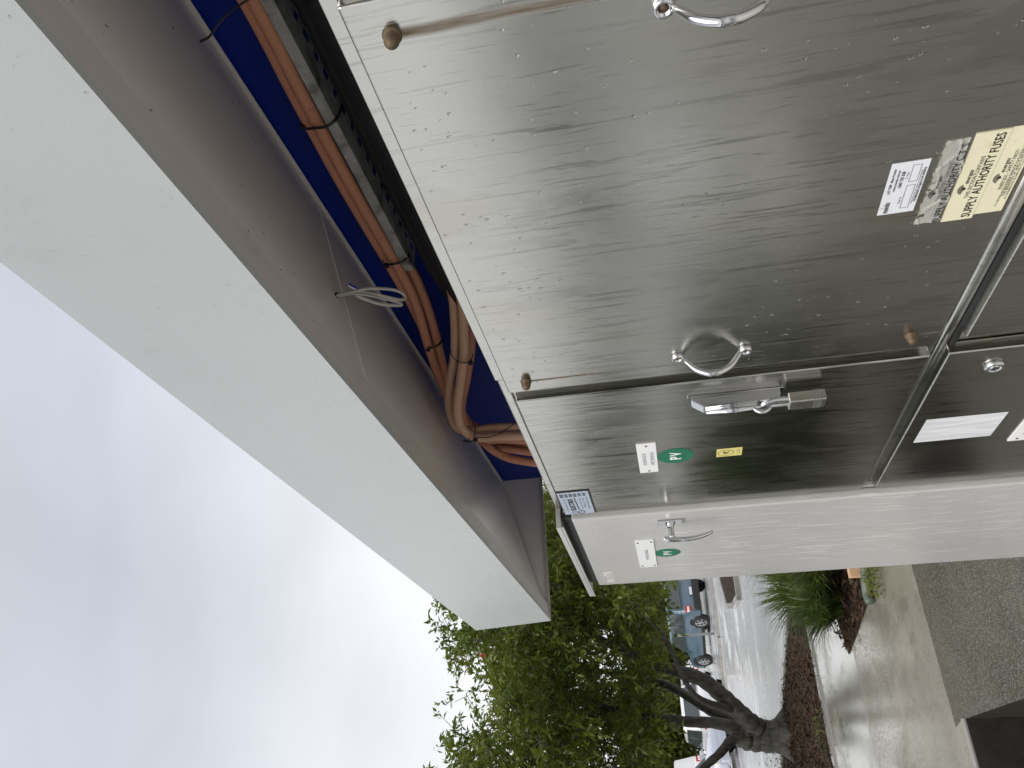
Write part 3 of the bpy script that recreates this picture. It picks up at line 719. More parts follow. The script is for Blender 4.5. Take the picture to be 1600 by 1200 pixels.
# folded-in lip along the bottom of the fascia
LIP = .038
def under(X, t):   # point on the underside, t=0 outer, 1 inner
    return lerp(onl(Ao, Bo, X), onl(Ai, Bi, X), t)
la, lb = Ao+Vector((.012, .0105, .0005)), onl(Ao, Bo, XE)+Vector((0, .0105, .0005))
lv = Vector((0, LIP, .0045))
part('bottom_lip', poly_prism([la, lb, lb+lv, la+lv+Vector((.004, 0, 0))], (0, 0, .003)), 'lip_paint', aw)
XS = -.99                                   # overlap of the two underside sheets
def usheet(x0, x1, t0, t1, dz):
    up_ = Vector((0, 0, dz)); return [under(x0, t0)+up_, under(x1, t0)+up_, under(x1, t1)+up_, under(x0, t1)+up_]
t0 = (LIP+.008)/.48
part('soffit_sheet', poly_prism(usheet(XS-.015, XE, t0, .985, .0022), (0, 0, .0015)), 'soffit_paint', aw)
part('soffit_sheet', poly_prism(usheet(Ao.x+.006, XS, t0, .985, .0005), (0, 0, .0015)), 'soffit_paint', aw)
# small upstand trim against the blue wall
ia, ib = under(Ai.x+.002, .988), under(XE, .988)
part('wall_trim', poly_prism([ia+Vector((0, 0, -.006)), ib+Vector((0, 0, -.006)), ib+Vector((0, .0035, .012)), ia+Vector((0, .0035, .012))], (0, .002, 0)), 'soffit_paint', aw)
part('top_sheet', poly_prism([Au+Vector((0, .011, -.004)), onl(Au, Bu, XE)+Vector((0, .011, -.004)), Vector((XE, 1.14, H+.76)), Vector((WE-.05, 1.14, H+.655))], (0, 0, .003)), 'fascia_paint', aw)
# end plate closing the awning, a lip on its bottom edge
Eb = atY(843.8, 745, 1.0)
e0 = Vector((Ao.x, Ao.y+.012, Ao.z+.003)); 
part('end_plate', poly_prism([Vector((WE-.001, 1.13, Eb.z)), e0, Au+Vector((.07, .012, -.006)), Vector((WE-.001, 1.13, H+.64))], (-.003, 0, 0)), 'soffit_paint', aw)
d_ = (Vector((WE, 1.1, Eb.z-.001))-Vector((Ao.x+.003, Ao.y+.012, Ao.z+.001)))
p0 = Vector((Ao.x+.002, Ao.y+.014, Ao.z-.001)); p1 = p0+d_
part('end_lip', poly_prism([p0, p1, p1+Vector((.0, 0, .012)), p0+Vector((.0, 0, .010))], (.0045, 0, 0)), 'lip_paint', aw)
# water drops hanging from the underside and along the lip
r = random.Random(3); b = bmesh.new()
spots = [(under(rng.uniform(-2.2, -.3), rng.uniform(.12, .93))+Vector((0, 0, .0005 if True else 0)), rng.uniform(.0012, .0026)) for _ in range(70)]
spots += [(onl(Ao, Bo, rng.uniform(-2.3, -.1))+Vector((0, rng.uniform(.003, .04), .001)), rng.uniform(.001, .0022)) for _ in range(60)]
for sx_, sy_ in ((272, 43), (237, 170), (411, 243), (456, 301), (390, 360), (528, 406), (440, 420), (517, 514), (612, 528), (168, 38), (560, 600), (640, 640)):
    dd = ray(sx_, sy_); nn = (onl(Ao, Bo, 0)-Ao).cross(Ai-Ao); oo = Vector((0, 0, H)); spots.append((oo+dd*((Ao-oo).dot(nn)/dd.dot(nn)), rng.uniform(.0022, .0030)))
for _ in range(230):
    X_ = rng.uniform(-2.3, -.1); spots.append((lerp(onl(Ao, Bo, X_), onl(Au, Bu, X_), rng.random()**1.6)+Vector((0, -.0002, 0)), rng.uniform(.0006, .0015)))
for p, q in spots:
    t = bmesh.new(); bmesh.ops.create_icosphere(t, subdivisions=1, radius=q)
    add(b, t, Matrix.Translation(p) @ Matrix.Diagonal((1, 1, .7, 1)))
o = part('hanging_drops', b, 'water', aw, True); o['kind'] = 'stuff'

# ---------------- cable tray on the blue wall
TZ = H+.4205; TX0 = -1.127
tr = thing('cable_tray', 'galvanised perforated cable tray fixed along the dark blue wall', 'cable tray', (-.3, .97, TZ))
part('flange', box(TX0, 1.3, .9295, .9312, TZ, TZ+.0175), 'galv', tr)
# perforated floor: strips between alternating round and slotted holes, built as a grid with openings
b = bmesh.new(); Xc = TX0
def cell(x0, x1, yy0, yy1): bm_box(b, x0, x1, yy0, yy1, TZ, TZ+.0012)
cell(TX0, 1.3, .9315, .966); cell(TX0, 1.3, .984, 1.000)
k = 0; x = TX0+.01
cell(TX0, x, .966, .984)
while x < 1.28:
    w = .014 if k % 2 else .019
    cell(x+w, x+.034, .966, .984); x += .034; k += 1
part('floor', b, 'galv', tr)

# ---------------- cables
def pxpath(pts, n=8): return catmull([atY(x, y, Y) for x, y, Y in pts], n)
def enter(x, y, Y):      # point where a cable drops into the cabinet roof
    p = atY(x, y, Y); return Vector((p.x-.02, p.y-.01, TOPZ-.03))
CG = 'orange cables from the tray into the switchboard roof'
def orange(pts, tail, rad, label, lead=None, m='orange'):
    P = [atY(*q) for q in pts]
    if lead is not None: P = [Vector((P[0].x+1.2, P[0].y, P[0].z)), Vector((P[0].x+.5, P[0].y, P[0].z))]+P
    if tail: P = P+[enter(*tail)]
    C_ = catmull(P, 10); b = tube(bmesh.new(), C_, rad, 14)
    return solid('orange_cable', b, m, label, 'cable', P[len(P)//2], CG, True)
orange([(382, 0, .952), (460, 150, .952), (541, 300, .952), (606, 410, .950), (640, 470, .945), (664, 522, .935), (688, 590, .92), (712, 640, .90), (745, 668, .87), (785, 689, .83)], (821, 692, .79), .0098,
       'orange cable lying behind its twin along the tray flange', True)
orange([(397, 0, .936), (474, 150, .936), (555, 300, .936), (618, 410, .935), (648, 470, .93), (669, 540, .92), (686, 590, .905), (708, 640, .885), (735, 676, .85), (770, 697, .82), (797, 702, .80)], (828, 708, .775), .0102,
       'front orange cable resting on the tray flange and bending down at the tray end', True)
orange([(560, 290, .985), (612, 372, .980), (646, 428, .965), (664, 470, .95), (677, 510, .94), (686, 545, .93), (697, 590, .915), (715, 632, .885), (742, 676, .85), (762, 697, .81), (782, 710, .79), (808, 719, .775)], (835, 724, .755), .0102,
       'orange cable coming out under the tray end, lowest curve into the roof')
orange([(668, 365, .96), (690, 405, .93), (706, 455, .90), (711, 510, .875), (710, 555, .855), (703, 600, .835), (702, 640, .82), (714, 668, .80), (738, 672, .79), (775, 668, .785)], (812, 658, .77), .0098,
       'pinkish orange cable looping beside the awning underside, left one of the front pair', None, 'orange_pale')
orange([(690, 380, .93), (707, 420, .91), (722, 470, .88), (725, 520, .86), (725, 555, .84), (719, 600, .815), (715, 640, .795), (722, 668, .775), (744, 683, .765), (779, 682, .76)], (816, 672, .75), .0108,
       'thickest light orange cable at the very front of the loop', None, 'orange_pale')
orange([(705, 400, .96), (722, 440, .94), (735, 490, .92), (737, 540, .90), (730, 590, .885), (722, 640, .865), (735, 674, .83), (760, 687, .80), (787, 687, .785)], (819, 683, .765), .0092,
       'thin orange cable mostly hidden behind the front pair')
# black cables beneath the tray
BG = 'black cables beneath the tray'
for i, (yy, zz, lab) in enumerate(((.955, .395, 'black cable nearest the tray, sagging behind the steel top rail'), (.93, .372, 'black cable lying between two others under the tray'), (.90, .352, 'lowest black cable hugging the steel top rail'), (.985, .402, 'black cable pressed against the blue wall under the tray'))):
    P = [Vector((1.2, yy, H+zz)), Vector((.3, yy, H+zz)), Vector((-.5, yy, H+zz)), Vector((-1.0-.03*i, yy, H+zz)), Vector((-1.20-.03*i, yy-.01, H+zz-.012)), Vector((-1.34-.02*i, yy-.03, H+zz-.06)), Vector((-1.42, yy-.06, H+.2))]
    solid('black_cable', tube(bmesh.new(), catmull(P, 8), .0125, 12), 'black_sheath', lab, 'cable', P[3], BG, True)
# cable ties
TG = 'black cable ties round the orange cables'
def tie(pts, lab, rad=.0022, head=None, tailpts=None):
    b = tube(bmesh.new(), catmull([atY(*q) for q in pts], 8), rad, 8, True, .45)
    if head is not None:
        c = atY(*head); bm_box(b, c.x-.004, c.x+.004, c.y-.004, c.y+.004, c.z-.0045, c.z+.0045, bev=.001)
    solid('cable_tie', b, 'black', lab, 'cable tie', atY(*pts[0]), TG, True)
tie([(440, -75, .925), (404, -14, .915), (380, 4, .905), (352, 26, .885), (334, 48, .870), (326, 58, .862), (313, 65, .853)], 'cable tie with a long loose tail crossing the blue wall', .0034)
tie([(472, 196, .950), (478, 201, .932), (492, 200, .920), (508, 198, .918), (520, 191, .922), (529, 180, .935), (535, 163, .955)], 'cable tie curving under the perforated tray floor', .0024, (474, 197, .945))
tie([(597, 404, .950), (601, 412, .932), (612, 413, .920), (625, 410, .920), (633, 406, .924), (639, 398, .94)], 'cable tie at the cut end of the tray', .0024, (604, 415, .925))
tie([(662, 536, .935), (666, 542, .915), (676, 543, .905), (686, 538, .912), (693, 530, .93)], 'cable tie round the two cables just past the tray end', .0022, (669, 546, .91))
tie([(704, 547, .85), (706, 556, .834), (716, 565, .826), (728, 567, .820), (736, 562, .826), (739, 553, .85)], 'cable tie round the front pair beside the steel edge', .0024, (735, 567, .835))
tie([(739, 662, .80), (743, 666, .77), (742, 676, .755), (740, 687, .748), (733, 690, .752), (724, 688, .765)], 'cable tie where the loop turns into the roof', .0026, (743, 687, .750))
b = tube(bmesh.new(), catmull([atY(*q) for q in [(743, 684, .748), (765, 683, .742), (782, 677, .740), (795, 668, .740), (806, 660, .742)]], 8), .0012, 6)
solid('thin_wire', b, 'black_sheath', 'thin black wire running over the orange cable fan', 'wire', atY(743, 684, .748), None, True)
# white wire looped out of the awning underside
W0 = atY(525, 460, .62)
# meet the underside: solve depth along the ray
def ray_under(x, y):
    d = ray(x, y); n = (onl(Ao, Bo, 0)-Ao).cross(Ai-Ao); o = Vector((0, 0, H)); return o+d*((Ao-o).dot(n)/d.dot(n))
W0 = ray_under(526, 461); yw = W0.y
ww = thing('white_wire', 'looped white twin wire hanging out of a hole in the awning underside', 'wire', W0)
def ypath(pts, base=yw): return catmull([atY(x, y, base+dy) for x, y, dy in pts], 10)
part('strand', tube(bmesh.new(), [W0+Vector((0, 0, .01))]+ypath([(528, 461, -.002), (548, 456, -.004), (575, 451, -.004), (610, 452, -.004), (629, 458, -.003), (633, 466, 0), (622, 468, .004), (590, 461, .006), (560, 456, .006), (542, 457, .004)]), .0030, 10, True, .55), 'whitewire', ww, True)
part('strand', tube(bmesh.new(), [W0+Vector((0, .004, .01))]+ypath([(528, 463, .002), (548, 459, .002), (575, 461, .002), (605, 468, .002), (627, 474, .004), (622, 477, .008), (595, 475, .010), (572, 468, .010), (556, 461, .008)]), .0030, 10, True, .55), 'whitewire', ww, True)
part('conductor', tube(bmesh.new(), ypath([(560, 451, -.006), (551, 447, -.006), (546, 443, -.007)]), .0016, 8), 'blue', ww, True)
part('conductor', tube(bmesh.new(), ypath([(556, 452, -.007), (549, 449, -.008), (544, 446, -.008)]), .0010, 8), 'plate_white', ww, True)
part('hole_grommet', lathe(bmesh.new(), [(.0045, -.001), (.0045, .0015), (.003, .002), (.0003, .002)], W0, (0, -.31, -.95), 16), 'black', ww)

# ================================================================== TREES AND PLANTS
def leaf_mesh(centers, dirs, lengths, widths, rolls, name, m):
    """many folded leaf blades: 6 verts / 4 tris each"""
    n = len(centers); C = np.asarray(centers); D = np.asarray(dirs); D /= np.linalg.norm(D, axis=1)[:, None]+1e-9
    A = np.cross(D, np.array([0, 0, 1.0])); A /= np.linalg.norm(A, axis=1)[:, None]+1e-6; B = np.cross(A, D)
    ca, sa = np.cos(rolls)[:, None], np.sin(rolls)[:, None]; P = A*ca+B*sa; Nn = -A*sa+B*ca
    Lh = np.asarray(lengths)[:, None]; Wd = np.asarray(widths)[:, None]
    base = C; tip = C+D*Lh+Nn*(-.12*Lh); mid = C+D*Lh*.5+Nn*.04*Lh; l_ = C+D*Lh*.45+P*Wd*.5+Nn*.10*Lh*.6; r_ = C+D*Lh*.45-P*Wd*.5+Nn*.10*Lh*.6
    V = np.stack([base, l_, tip, r_, mid], 1).reshape(-1, 3)
    k = np.arange(n)[:, None]*5
    Fq = np.concatenate([k+np.array([[0, 4, 1]]), k+np.array([[1, 4, 2]]), k+np.array([[4, 3, 2]]), k+np.array([[0, 3, 4]])], 0)
    me = bpy.data.meshes.new(name); me.vertices.add(len(V)); me.vertices.foreach_set('co', V.ravel().astype(np.float32))
    me.loops.add(len(Fq)*3); me.loops.foreach_set('vertex_index', Fq.ravel().astype(np.int32))
    me.polygons.add(len(Fq)); me.polygons.foreach_set('loop_start', (np.arange(len(Fq))*3).astype(np.int32)); me.polygons.foreach_set('loop_total', np.full(len(Fq), 3, np.int32))
    me.polygons.foreach_set('use_smooth', np.ones(len(Fq), bool)); me.update(); me.validate(); me.materials.append(mat(m)); return me

TXC = -13.25
tree = thing('tree', 'broad leafy tree forking low, growing out of the mulch strip', 'tree', (TXC, .97, 0))
def tp(x, y, X): return atX(x, y, X)
def px2m(w): return w/F*abs(TXC)*.5
limbs = [
    ([(1246, 1150, 0, 56), (1225, 1150, 0, 44), (1195, 1150, 0, 41), (1170, 1147, 0, 43), (1155, 1142, 0, 40)], 'trunk'),
    ([(1185, 1140, .1, 30), (1168, 1126, .2, 27), (1146, 1104, .3, 24), (1124, 1083, .4, 22), (1095, 1061, .5, 20), (1050, 1047, .6, 18), (1020, 1037, .6, 16), (970, 1015, .5, 12), (915, 985, .3, 8), (850, 950, .1, 4)], 'limb'),
    ([(1165, 1140, 0, 24), (1149, 1127, -.1, 19), (1110, 1110, -.4, 15), (1080, 1092, -.6, 13), (1050, 1074, -.8, 13), (1015, 1062, -1.0, 11), (950, 1050, -1.2, 8), (860, 1040, -1.2, 4)], 'limb'),
    ([(1172, 1146, 0, 28), (1150, 1138, 0, 20), (1120, 1130, -.1, 16), (1080, 1128, -.2, 15), (1050, 1125, -.3, 14), (1000, 1118, -.3, 11), (920, 1100, -.4, 8), (820, 1085, -.4, 4)], 'limb'),
    ([(1170, 1156, .1, 24), (1147, 1154, .2, 14), (1125, 1177, .4, 11), (1102, 1198, .5, 10), (1070, 1235, .6, 9), (1020, 1290, .6, 7), (940, 1330, .5, 4)], 'limb'),
    ([(1150, 1080+30, .3, 12), (1085, 1085, .9, 7), (1040, 1000, 1.4, 6), (1000, 950, 1.8, 5), (960, 890, 2.0, 4), (915, 850, 2.0, 3)], 'limb'),
]
bt = bmesh.new(); skel = []
for pts, nm in limbs:
    P = catmull([tp(x, y, TXC+dx) for x, y, dx, w in pts], 5)
    ws = [px2m(w) for *_, w in pts]; rad = [float(np.interp(i/5, range(len(ws)), ws)) for i in range(len(P))]
    rad = [q*(1+.06*math.sin(i*2.1)) for i, q in enumerate(rad)]
    tube(bt, P, rad, 12)
    if nm == 'limb': skel += [(P[i], rad[i]) for i in range(len(P)//2, len(P))]
    else:
        for a in range(5):                       # root flare
            an = a*1.3; q = Vector((math.cos(an), math.sin(an), 0)); b0 = tp(1230, 1150, TXC); b0.z = .16
            tube(bt, [b0+q*.06, b0+q*.22+Vector((0, 0, -.10)), b0+q*.42+Vector((0, 0, -.19))], [.17, .11, .04], 8)
# branches from limb points out to cluster targets in the crown
def crown_ok(p, seed=0):
    return True
CC = Vector((TXC+.1, 1.25, 3.85))
def to_px(p):
    d = Vector(p)-Vector((0, 0, H)); z = d.dot(FWD); return 800-d.dot(UPV)/z*F, 600-d.dot(RIGHT)/z*F
rr = random.Random(21); targets = []
def hollow(p):
    return math.sin(p.x*1.7+p.y*1.3)+math.sin(p.y*2.1-p.z*2.4)+math.sin(p.z*1.9+p.x*.8) < -1.5
while len(targets) < 800:
    q = Vector((rr.uniform(-1, 1), rr.uniform(-1, 1), rr.uniform(-1, 1)))
    if not .18 < q.length < 1: continue
    p = CC+Vector((q.x*2.7, q.y*3.9, q.z*1.85))
    if p.z < 2.55+.35*math.sin(p.y*1.9+p.x): continue
    if p.z > 5.2+.28*math.sin(p.y*2.3+1)+.2*math.sin(p.x*2.9)-.31*(p.x+13.3): continue
    if hollow(p): continue
    targets.append(p)
# drooping boughs low on the right, in front of the parked cars
for _ in range(26):
    targets.append(tp(rr.uniform(970, 1040), rr.uniform(880, 958), TXC+rr.uniform(.2, 2.5)))
for _ in range(60):
    targets.append(tp(rr.uniform(975, 1030), rr.uniform(985, 1215), TXC+rr.uniform(-1.8, 1.6)))
# high right part seen between awning and cabinet
for _ in range(70):
    targets.append(tp(rr.uniform(850, 930), rr.uniform(790, 960), TXC+rr.uniform(-1.5, 2.0)))
cen, dr, ln, wd, rl = [], [], [], [], []
nodes = [list(p) for p, _ in skel]; nrad = [q for _, q in skel]
fork = np.array(list(tp(1120, 1110, TXC)))
targets.sort(key=lambda p: np.linalg.norm(np.array(list(p))-fork))
for p in targets:
    A_ = np.array(nodes); d = np.linalg.norm(A_-np.array(list(p)), axis=1)+.25*np.maximum(0, np.linalg.norm(A_-fork, axis=1)-np.linalg.norm(np.array(list(p))-fork))
    j = int(np.argmin(d)); s = Vector(nodes[j]); r0 = max(.006, min(.026, nrad[j]*.72))
    mid = lerp(s, p, .5)+Vector((rr.uniform(-.12, .12), rr.uniform(-.12, .12), rr.uniform(-.05, .15)))
    tube(bt, catmull([s, mid, p], 3), [r0*(1-i/6*.55) for i in range(7)], 5, False)
    nodes.append(list(p)); nrad.append(r0*.6)
    for kx in range(9):                          # twigs with leaves
        dv = Vector((rr.gauss(0, 1), rr.gauss(0, 1), rr.gauss(.1, .75))).normalized(); tl = rr.uniform(.14, .40); q0 = p+Vector((rr.gauss(0, .14), rr.gauss(0, .14), rr.gauss(0, .11)))
        q1 = q0+dv*tl
        if kx < 3: tube(bt, [p, lerp(p, q1, .6), q1], [.006, .004, .002], 4, False)
        nl = rr.randint(8, 13)
        for i in range(nl):
            t = (i+.5)/nl; c = lerp(q0, q1, t)
            a = Vector((rr.gauss(0, 1), rr.gauss(0, 1), rr.gauss(-.1, .8))).normalized()
            cen.append(c); dr.append((dv*.7+a).normalized()); ln.append(rr.uniform(.085, .16)); wd.append(rr.uniform(.032, .054)); rl.append(rr.uniform(-1.2, 1.2))
part('trunk', bt, 'bark', tree, True)
loc = np.array(tree.location)
cr = link('crown', leaf_mesh(np.array([list(c) for c in cen])-loc, [list(d) for d in dr], ln, wd, np.array(rl), 'crown', 'leaf'), None, tree); cr['kind'] = 'stuff'
# one red leaf high in the crown
rp = tp(762, 1026, TXC+2.2)
part('red_leaf', poly_prism([rp, rp+Vector((0, .05, .04)), rp+Vector((.0, .03, .13)), rp+Vector((0, -.04, .07))], (.01, 0, 0)), 'redlens', tree)

# background trees: built once per kind, then copied
def bush_tree(name, label, m, h, rx, rz, nt, seed, lsz, trunkz=.8):
    r_ = random.Random(seed); t_ = thing(name, label, 'tree', (0, 0, 0))
    b = bmesh.new(); tube(b, [(0, 0, -.1), (.05, .03, h*.3), (0, .1, h*.6)], [.16, .12, .06], 8)
    c_, d_l, l_, w_, o_ = [], [], [], [], []
    for i in range(nt):
        while True:
            q = Vector((r_.uniform(-1, 1), r_.uniform(-1, 1), r_.uniform(-1, 1)))
            if .45 < q.length < 1 and math.sin(q.x*5+seed)+math.sin(q.y*4.4+q.z*5) > -1.1: break
        p = Vector((q.x*rx, q.y*rx, trunkz+(h-trunkz)*(q.z*.5+.5)))
        if i % 7 == 0: tube(b, [(0, .03, max(h*.2, p.z*.5)), tuple(p)], [.05, .012], 4, False)
        for k in range(9):
            c_.append(list(p+Vector((r_.gauss(0, rz), r_.gauss(0, rz), r_.gauss(0, rz*.8))))); d_l.append([r_.gauss(0, 1), r_.gauss(0, 1), r_.gauss(-.1, .8)])
            l_.append(lsz*r_.uniform(.7, 1.4)); w_.append(lsz*r_.uniform(.4, .7)); o_.append(r_.uniform(-1.5, 1.5))
    part('trunk', b, 'bark', t_, True)
    o = link('crown', leaf_mesh(c_, d_l, l_, w_, np.array(o_), 'crown', m), None, t_); o['kind'] = 'stuff'; return t_
G1 = 'yellow-green trees behind the parked cars'
bt1 = bush_tree('tree', '', 'leaf_back', 5.2, 3.2, .30, 1000, 4, .26, .7)
spots1 = [(-47, 14, 1.0, 'yellow-green tree behind the blue-grey wagon'), (-46, 9, .92, 'yellow-green tree above the tail of the blue-grey wagon, right of the steel post'), (-45, 4.6, .95, 'yellow-green tree seen between the low limbs, left of the steel post'),
          (-44, .8, .98, 'yellow-green tree behind the white hatchback'), (-45, -3.4, 1.05, 'yellow-green tree behind the white van'), (-42, -7, 1.0, 'yellow-green tree left of the white van')]
for i, (x, y, s, lab) in enumerate(spots1):
    o = bt1 if i == 0 else copy_tree(bt1)
    o.location = (x, y, 0); o.scale = (s, s, s); o.rotation_euler.z = i*1.3; tag(o, lab, 'tree', G1)
G2 = 'dark trees added for the steel to reflect'  # ring of trees added round the scene for the steel doors to reflect
bt2 = bush_tree('added_tree', '', 'leaf_dark', 8.0, 4.2, .42, 1000, 9, .36, .9)
spots2 = [(-62, 24), (-60, 15), (-63, 6), (-61, -3), (-56, -13), (-48, -22), (-38, -29), (-27, -33), (-16, -35), (-6, -36), (5, -35), (15, -33), (24, -26), (31, -15), (34, -3), (33, 9)]
for i, (x, y) in enumerate(spots2):
    o = bt2 if i == 0 else copy_tree(bt2)
    s = .9+.25*((i*37) % 10)/10; o.location = (x, y, 0); o.scale = (s, s, s*(.85+.03*(i % 5))); o.rotation_euler.z = i*2.1
    tag(o, 'tall dark green tree added for the steel to reflect', 'tree', G2)
# low hedge added left of the view, for a dark reflection in the steel
struct('added_hedge_bed', heaped([(-13, -1.2), (-5.2, -1.2), (-5.2, -3.2), (-13, -3.2)], .006, .02, 12), 'mulch', True)
hb = None
for i in range(6):
    if hb is None: hb = bush_tree('added_shrub', '', 'leaf_dark', 1.15, .80, .12, 420, 6, .10, .1)
    o = hb if i == 0 else copy_tree(hb)
    o.location = (-5.9-i*1.2, -2.1+.1*(i % 2), 0); o.rotation_euler.z = i*1.9; tag(o, 'unseen dark shrub added for its reflection in the steel', 'shrub', 'added shrubs outside the view')
# strappy grass clumps in the garden bed
def clump(n, hgt, spread, seed):
    r_ = random.Random(seed); V = []; Fc = []
    for i in range(n):
        a = r_.uniform(0, 2*math.pi); rad = .16*math.sqrt(r_.random()); bx, by = rad*math.cos(a), rad*math.sin(a)
        a2 = a+r_.gauss(0, .5); Lb = hgt*r_.uniform(.65, 1.25); lean = spread*r_.uniform(.25, 1.1); w = r_.uniform(.006, .012)
        for s in range(6):
            t = s/5; rr_ = lean*(t**1.5)*Lb; z = Lb*(t-.55*lean*t**2.4); ww_ = w*(1-t)**.6
            cx_, cy_ = bx+math.cos(a2)*rr_, by+math.sin(a2)*rr_; px_, py_ = -math.sin(a2)*ww_, math.cos(a2)*ww_
            V += [(cx_-px_, cy_-py_, max(z, .01)), (cx_+px_, cy_+py_, max(z, .01))]
        k = len(V)-12
        for s in range(5): Fc.append((k+2*s, k+2*s+1, k+2*s+3, k+2*s+2))
    me = bpy.data.meshes.new('blades'); me.from_pydata(V, [], Fc); me.update(); me.materials.append(mat('blade')); return me
GG = 'strappy grass clumps in the garden bed'
me1, me2 = clump(900, .72, .85, 1), clump(800, .62, 1.0, 2)
for i, (x, y, s, me, lab) in enumerate([(-7.95, 1.95, .95, me1, 'strappy grass clump at the far side of the bed, its tips over the wet path'), (-7.35, 1.62, .82, me2, 'strappy grass clump nearest the pointed end of the bed'),
                                        (-7.9, 2.55, 1.15, me1, 'strappy grass clump hidden half behind the white cabinet'), (-6.95, 1.95, .9, me2, 'strappy grass clump closest to the near edging')]):
    o = link('grass_clump', me, None, None, (x, y, .02)); o.scale = (s, s, s); o.rotation_euler.z = i*1.7; tag(o, lab, 'grass', GG)
# small weeds at the bed edge and round the tree foot
def weed(x, y, n, rad, hgt, lab, seed, m='weed'):
    r_ = random.Random(seed); c_, d_l, l_, w_, o_ = [], [], [], [], []
    for i in range(n):
        a = r_.uniform(0, 6.28); q = rad*math.sqrt(r_.random()); z = hgt*r_.random()*(1-q/rad*.6)
        c_.append([q*math.cos(a), q*math.sin(a), z]); d_l.append([r_.gauss(0, 1), r_.gauss(0, 1), r_.gauss(.5, .5)]); l_.append(r_.uniform(.02, .05)); w_.append(r_.uniform(.008, .018)); o_.append(r_.uniform(-1, 1))
    t_ = thing('weed', lab, 'weed', (x, y, .01), 'low weeds along the beds')
    o = link('foliage', leaf_mesh(c_, d_l, l_, w_, np.array(o_), 'foliage', m), None, t_); o['kind'] = 'stuff'
g = gnd(1372, 893); weed(g.x, g.y, 420, .20, .12, 'yellow-green weed growing against the curved edging near the white cabinet', 1)
g = gnd(1290, 1140); weed(g.x, g.y, 160, .28, .14, 'sprawling green weed on the kerb in front of the tree', 2, 'blade')
g = gnd(1205, 1128); weed(g.x-.6, g.y, 140, .16, .32, 'small leafy sprout right beside the tree trunk', 3, 'blade')
g = gnd(1222, 1188); weed(g.x, g.y, 260, .30, .42, 'taller green weed left of the tree trunk', 4, 'blade')
# curved edging and a pale orange offcut
e = [gnd(1362, 872), gnd(1361, 900), gnd(1363, 925), gnd(1368, 940)]
solid('garden_edging', tube(bmesh.new(), catmull([p+Vector((0, 0, .04)) for p in e], 6), .035, 8), 'edging', 'curved grey-green edging strip between garden bed and path', 'edging', e[1], None, True)
g = gnd(1352, 898)
b = box(g.x-.03, g.x+.03, g.y-.015, g.y+.06, .0, .12, bev=.006); solid('marker_block', b, 'pale_orange', 'pale orange block standing in the mulch beside the grass', 'marker', g)
# fallen twigs on the path
for (a, c), lab in zip((((1287, 962), (1302, 985)), ((1292, 958), (1296, 988)), ((1298, 968), (1308, 990))), ('longest dark twig fallen on the wet path beside the grass', 'middle dark twig fallen on the wet path beside the grass', 'thin dark twig on the wet path nearest the mulch point')):
    solid('fallen_twig', tube(bmesh.new(), [gnd(*a)+Vector((0, 0, .012)), gnd(*c)+Vector((0, 0, .012))], [.006, .003], 5), 'bark', lab, 'twig', gnd(*a), 'twigs on the path')
# bark chips of the mulch
def chips(poly, n, name, z, seed):
    r_ = random.Random(seed); xs = [p[0] for p in poly]; ys = [p[1] for p in poly]; c_, d_l, l_, w_, o_ = [], [], [], [], []
    def inside(x, y):
        c = False; j = len(poly)-1
        for i in range(len(poly)):
            (xi, yi), (xj, yj) = poly[i], poly[j]
            if (yi > y) != (yj > y) and x < (xj-xi)*(y-yi)/(yj-yi)+xi: c = not c
            j = i
        return c
    y0 = max(min(ys), -1.5); y1 = min(max(ys), 3.4)
    while len(c_) < n:
        x, y = r_.uniform(min(xs), max(xs)), r_.uniform(y0, y1)
        if not inside(x, y): continue
        c_.append([x, y, z+r_.uniform(0, .03)]); d_l.append([r_.gauss(0, 1), r_.gauss(0, 1), r_.gauss(.15, .3)]); l_.append(r_.uniform(.025, .09)); w_.append(r_.uniform(.012, .03)); o_.append(r_.uniform(-.9, .9))
    o = link(name, leaf_mesh(c_, d_l, l_, w_, np.array(o_), name, 'chip'), None); o['kind'] = 'stuff'
chips(strip_poly, 9000, 'mulch_chips', .008, 5); chips(BED, 2600, 'mulch_chips', .008, 6)

# ================================================================== PARKED CARS
def car_body(st):
    """loft: stations (x, zlow, zbelt, zroof, half width low, belt, roof)"""
    bm = bmesh.new(); rings = []
    for (x, zl, zb, zr, wl_, wb, wr) in st:
        zm = zl+(zb-zl)*.55
        half = [(wl_*.86, zl), (wl_, zl+.08), (wl_*1.02, zm), (wb, zb), (wr, zr-.03 if zr-zb > .1 else zr), (wr*.82, zr)]
        ring = [(x, y, z) for y, z in half]+[(x, -y, z) for y, z in half[::-1]]
        rings.append([bm.verts.new(p) for p in ring])
    n = len(rings[0])
    for a, b in zip(rings, rings[1:]):
        for k in range(n): bm.faces.new((a[k], a[(k+1) % n], b[(k+1) % n], b[k]))
    bm.faces.new(rings[0][::-1]); bm.faces.new(rings[-1]); bmesh.ops.recalc_face_normals(bm, faces=bm.faces); return bm
def quadpanel(pts, th, outward):
    return poly_prism(pts, Vector(outward).normalized()*th)
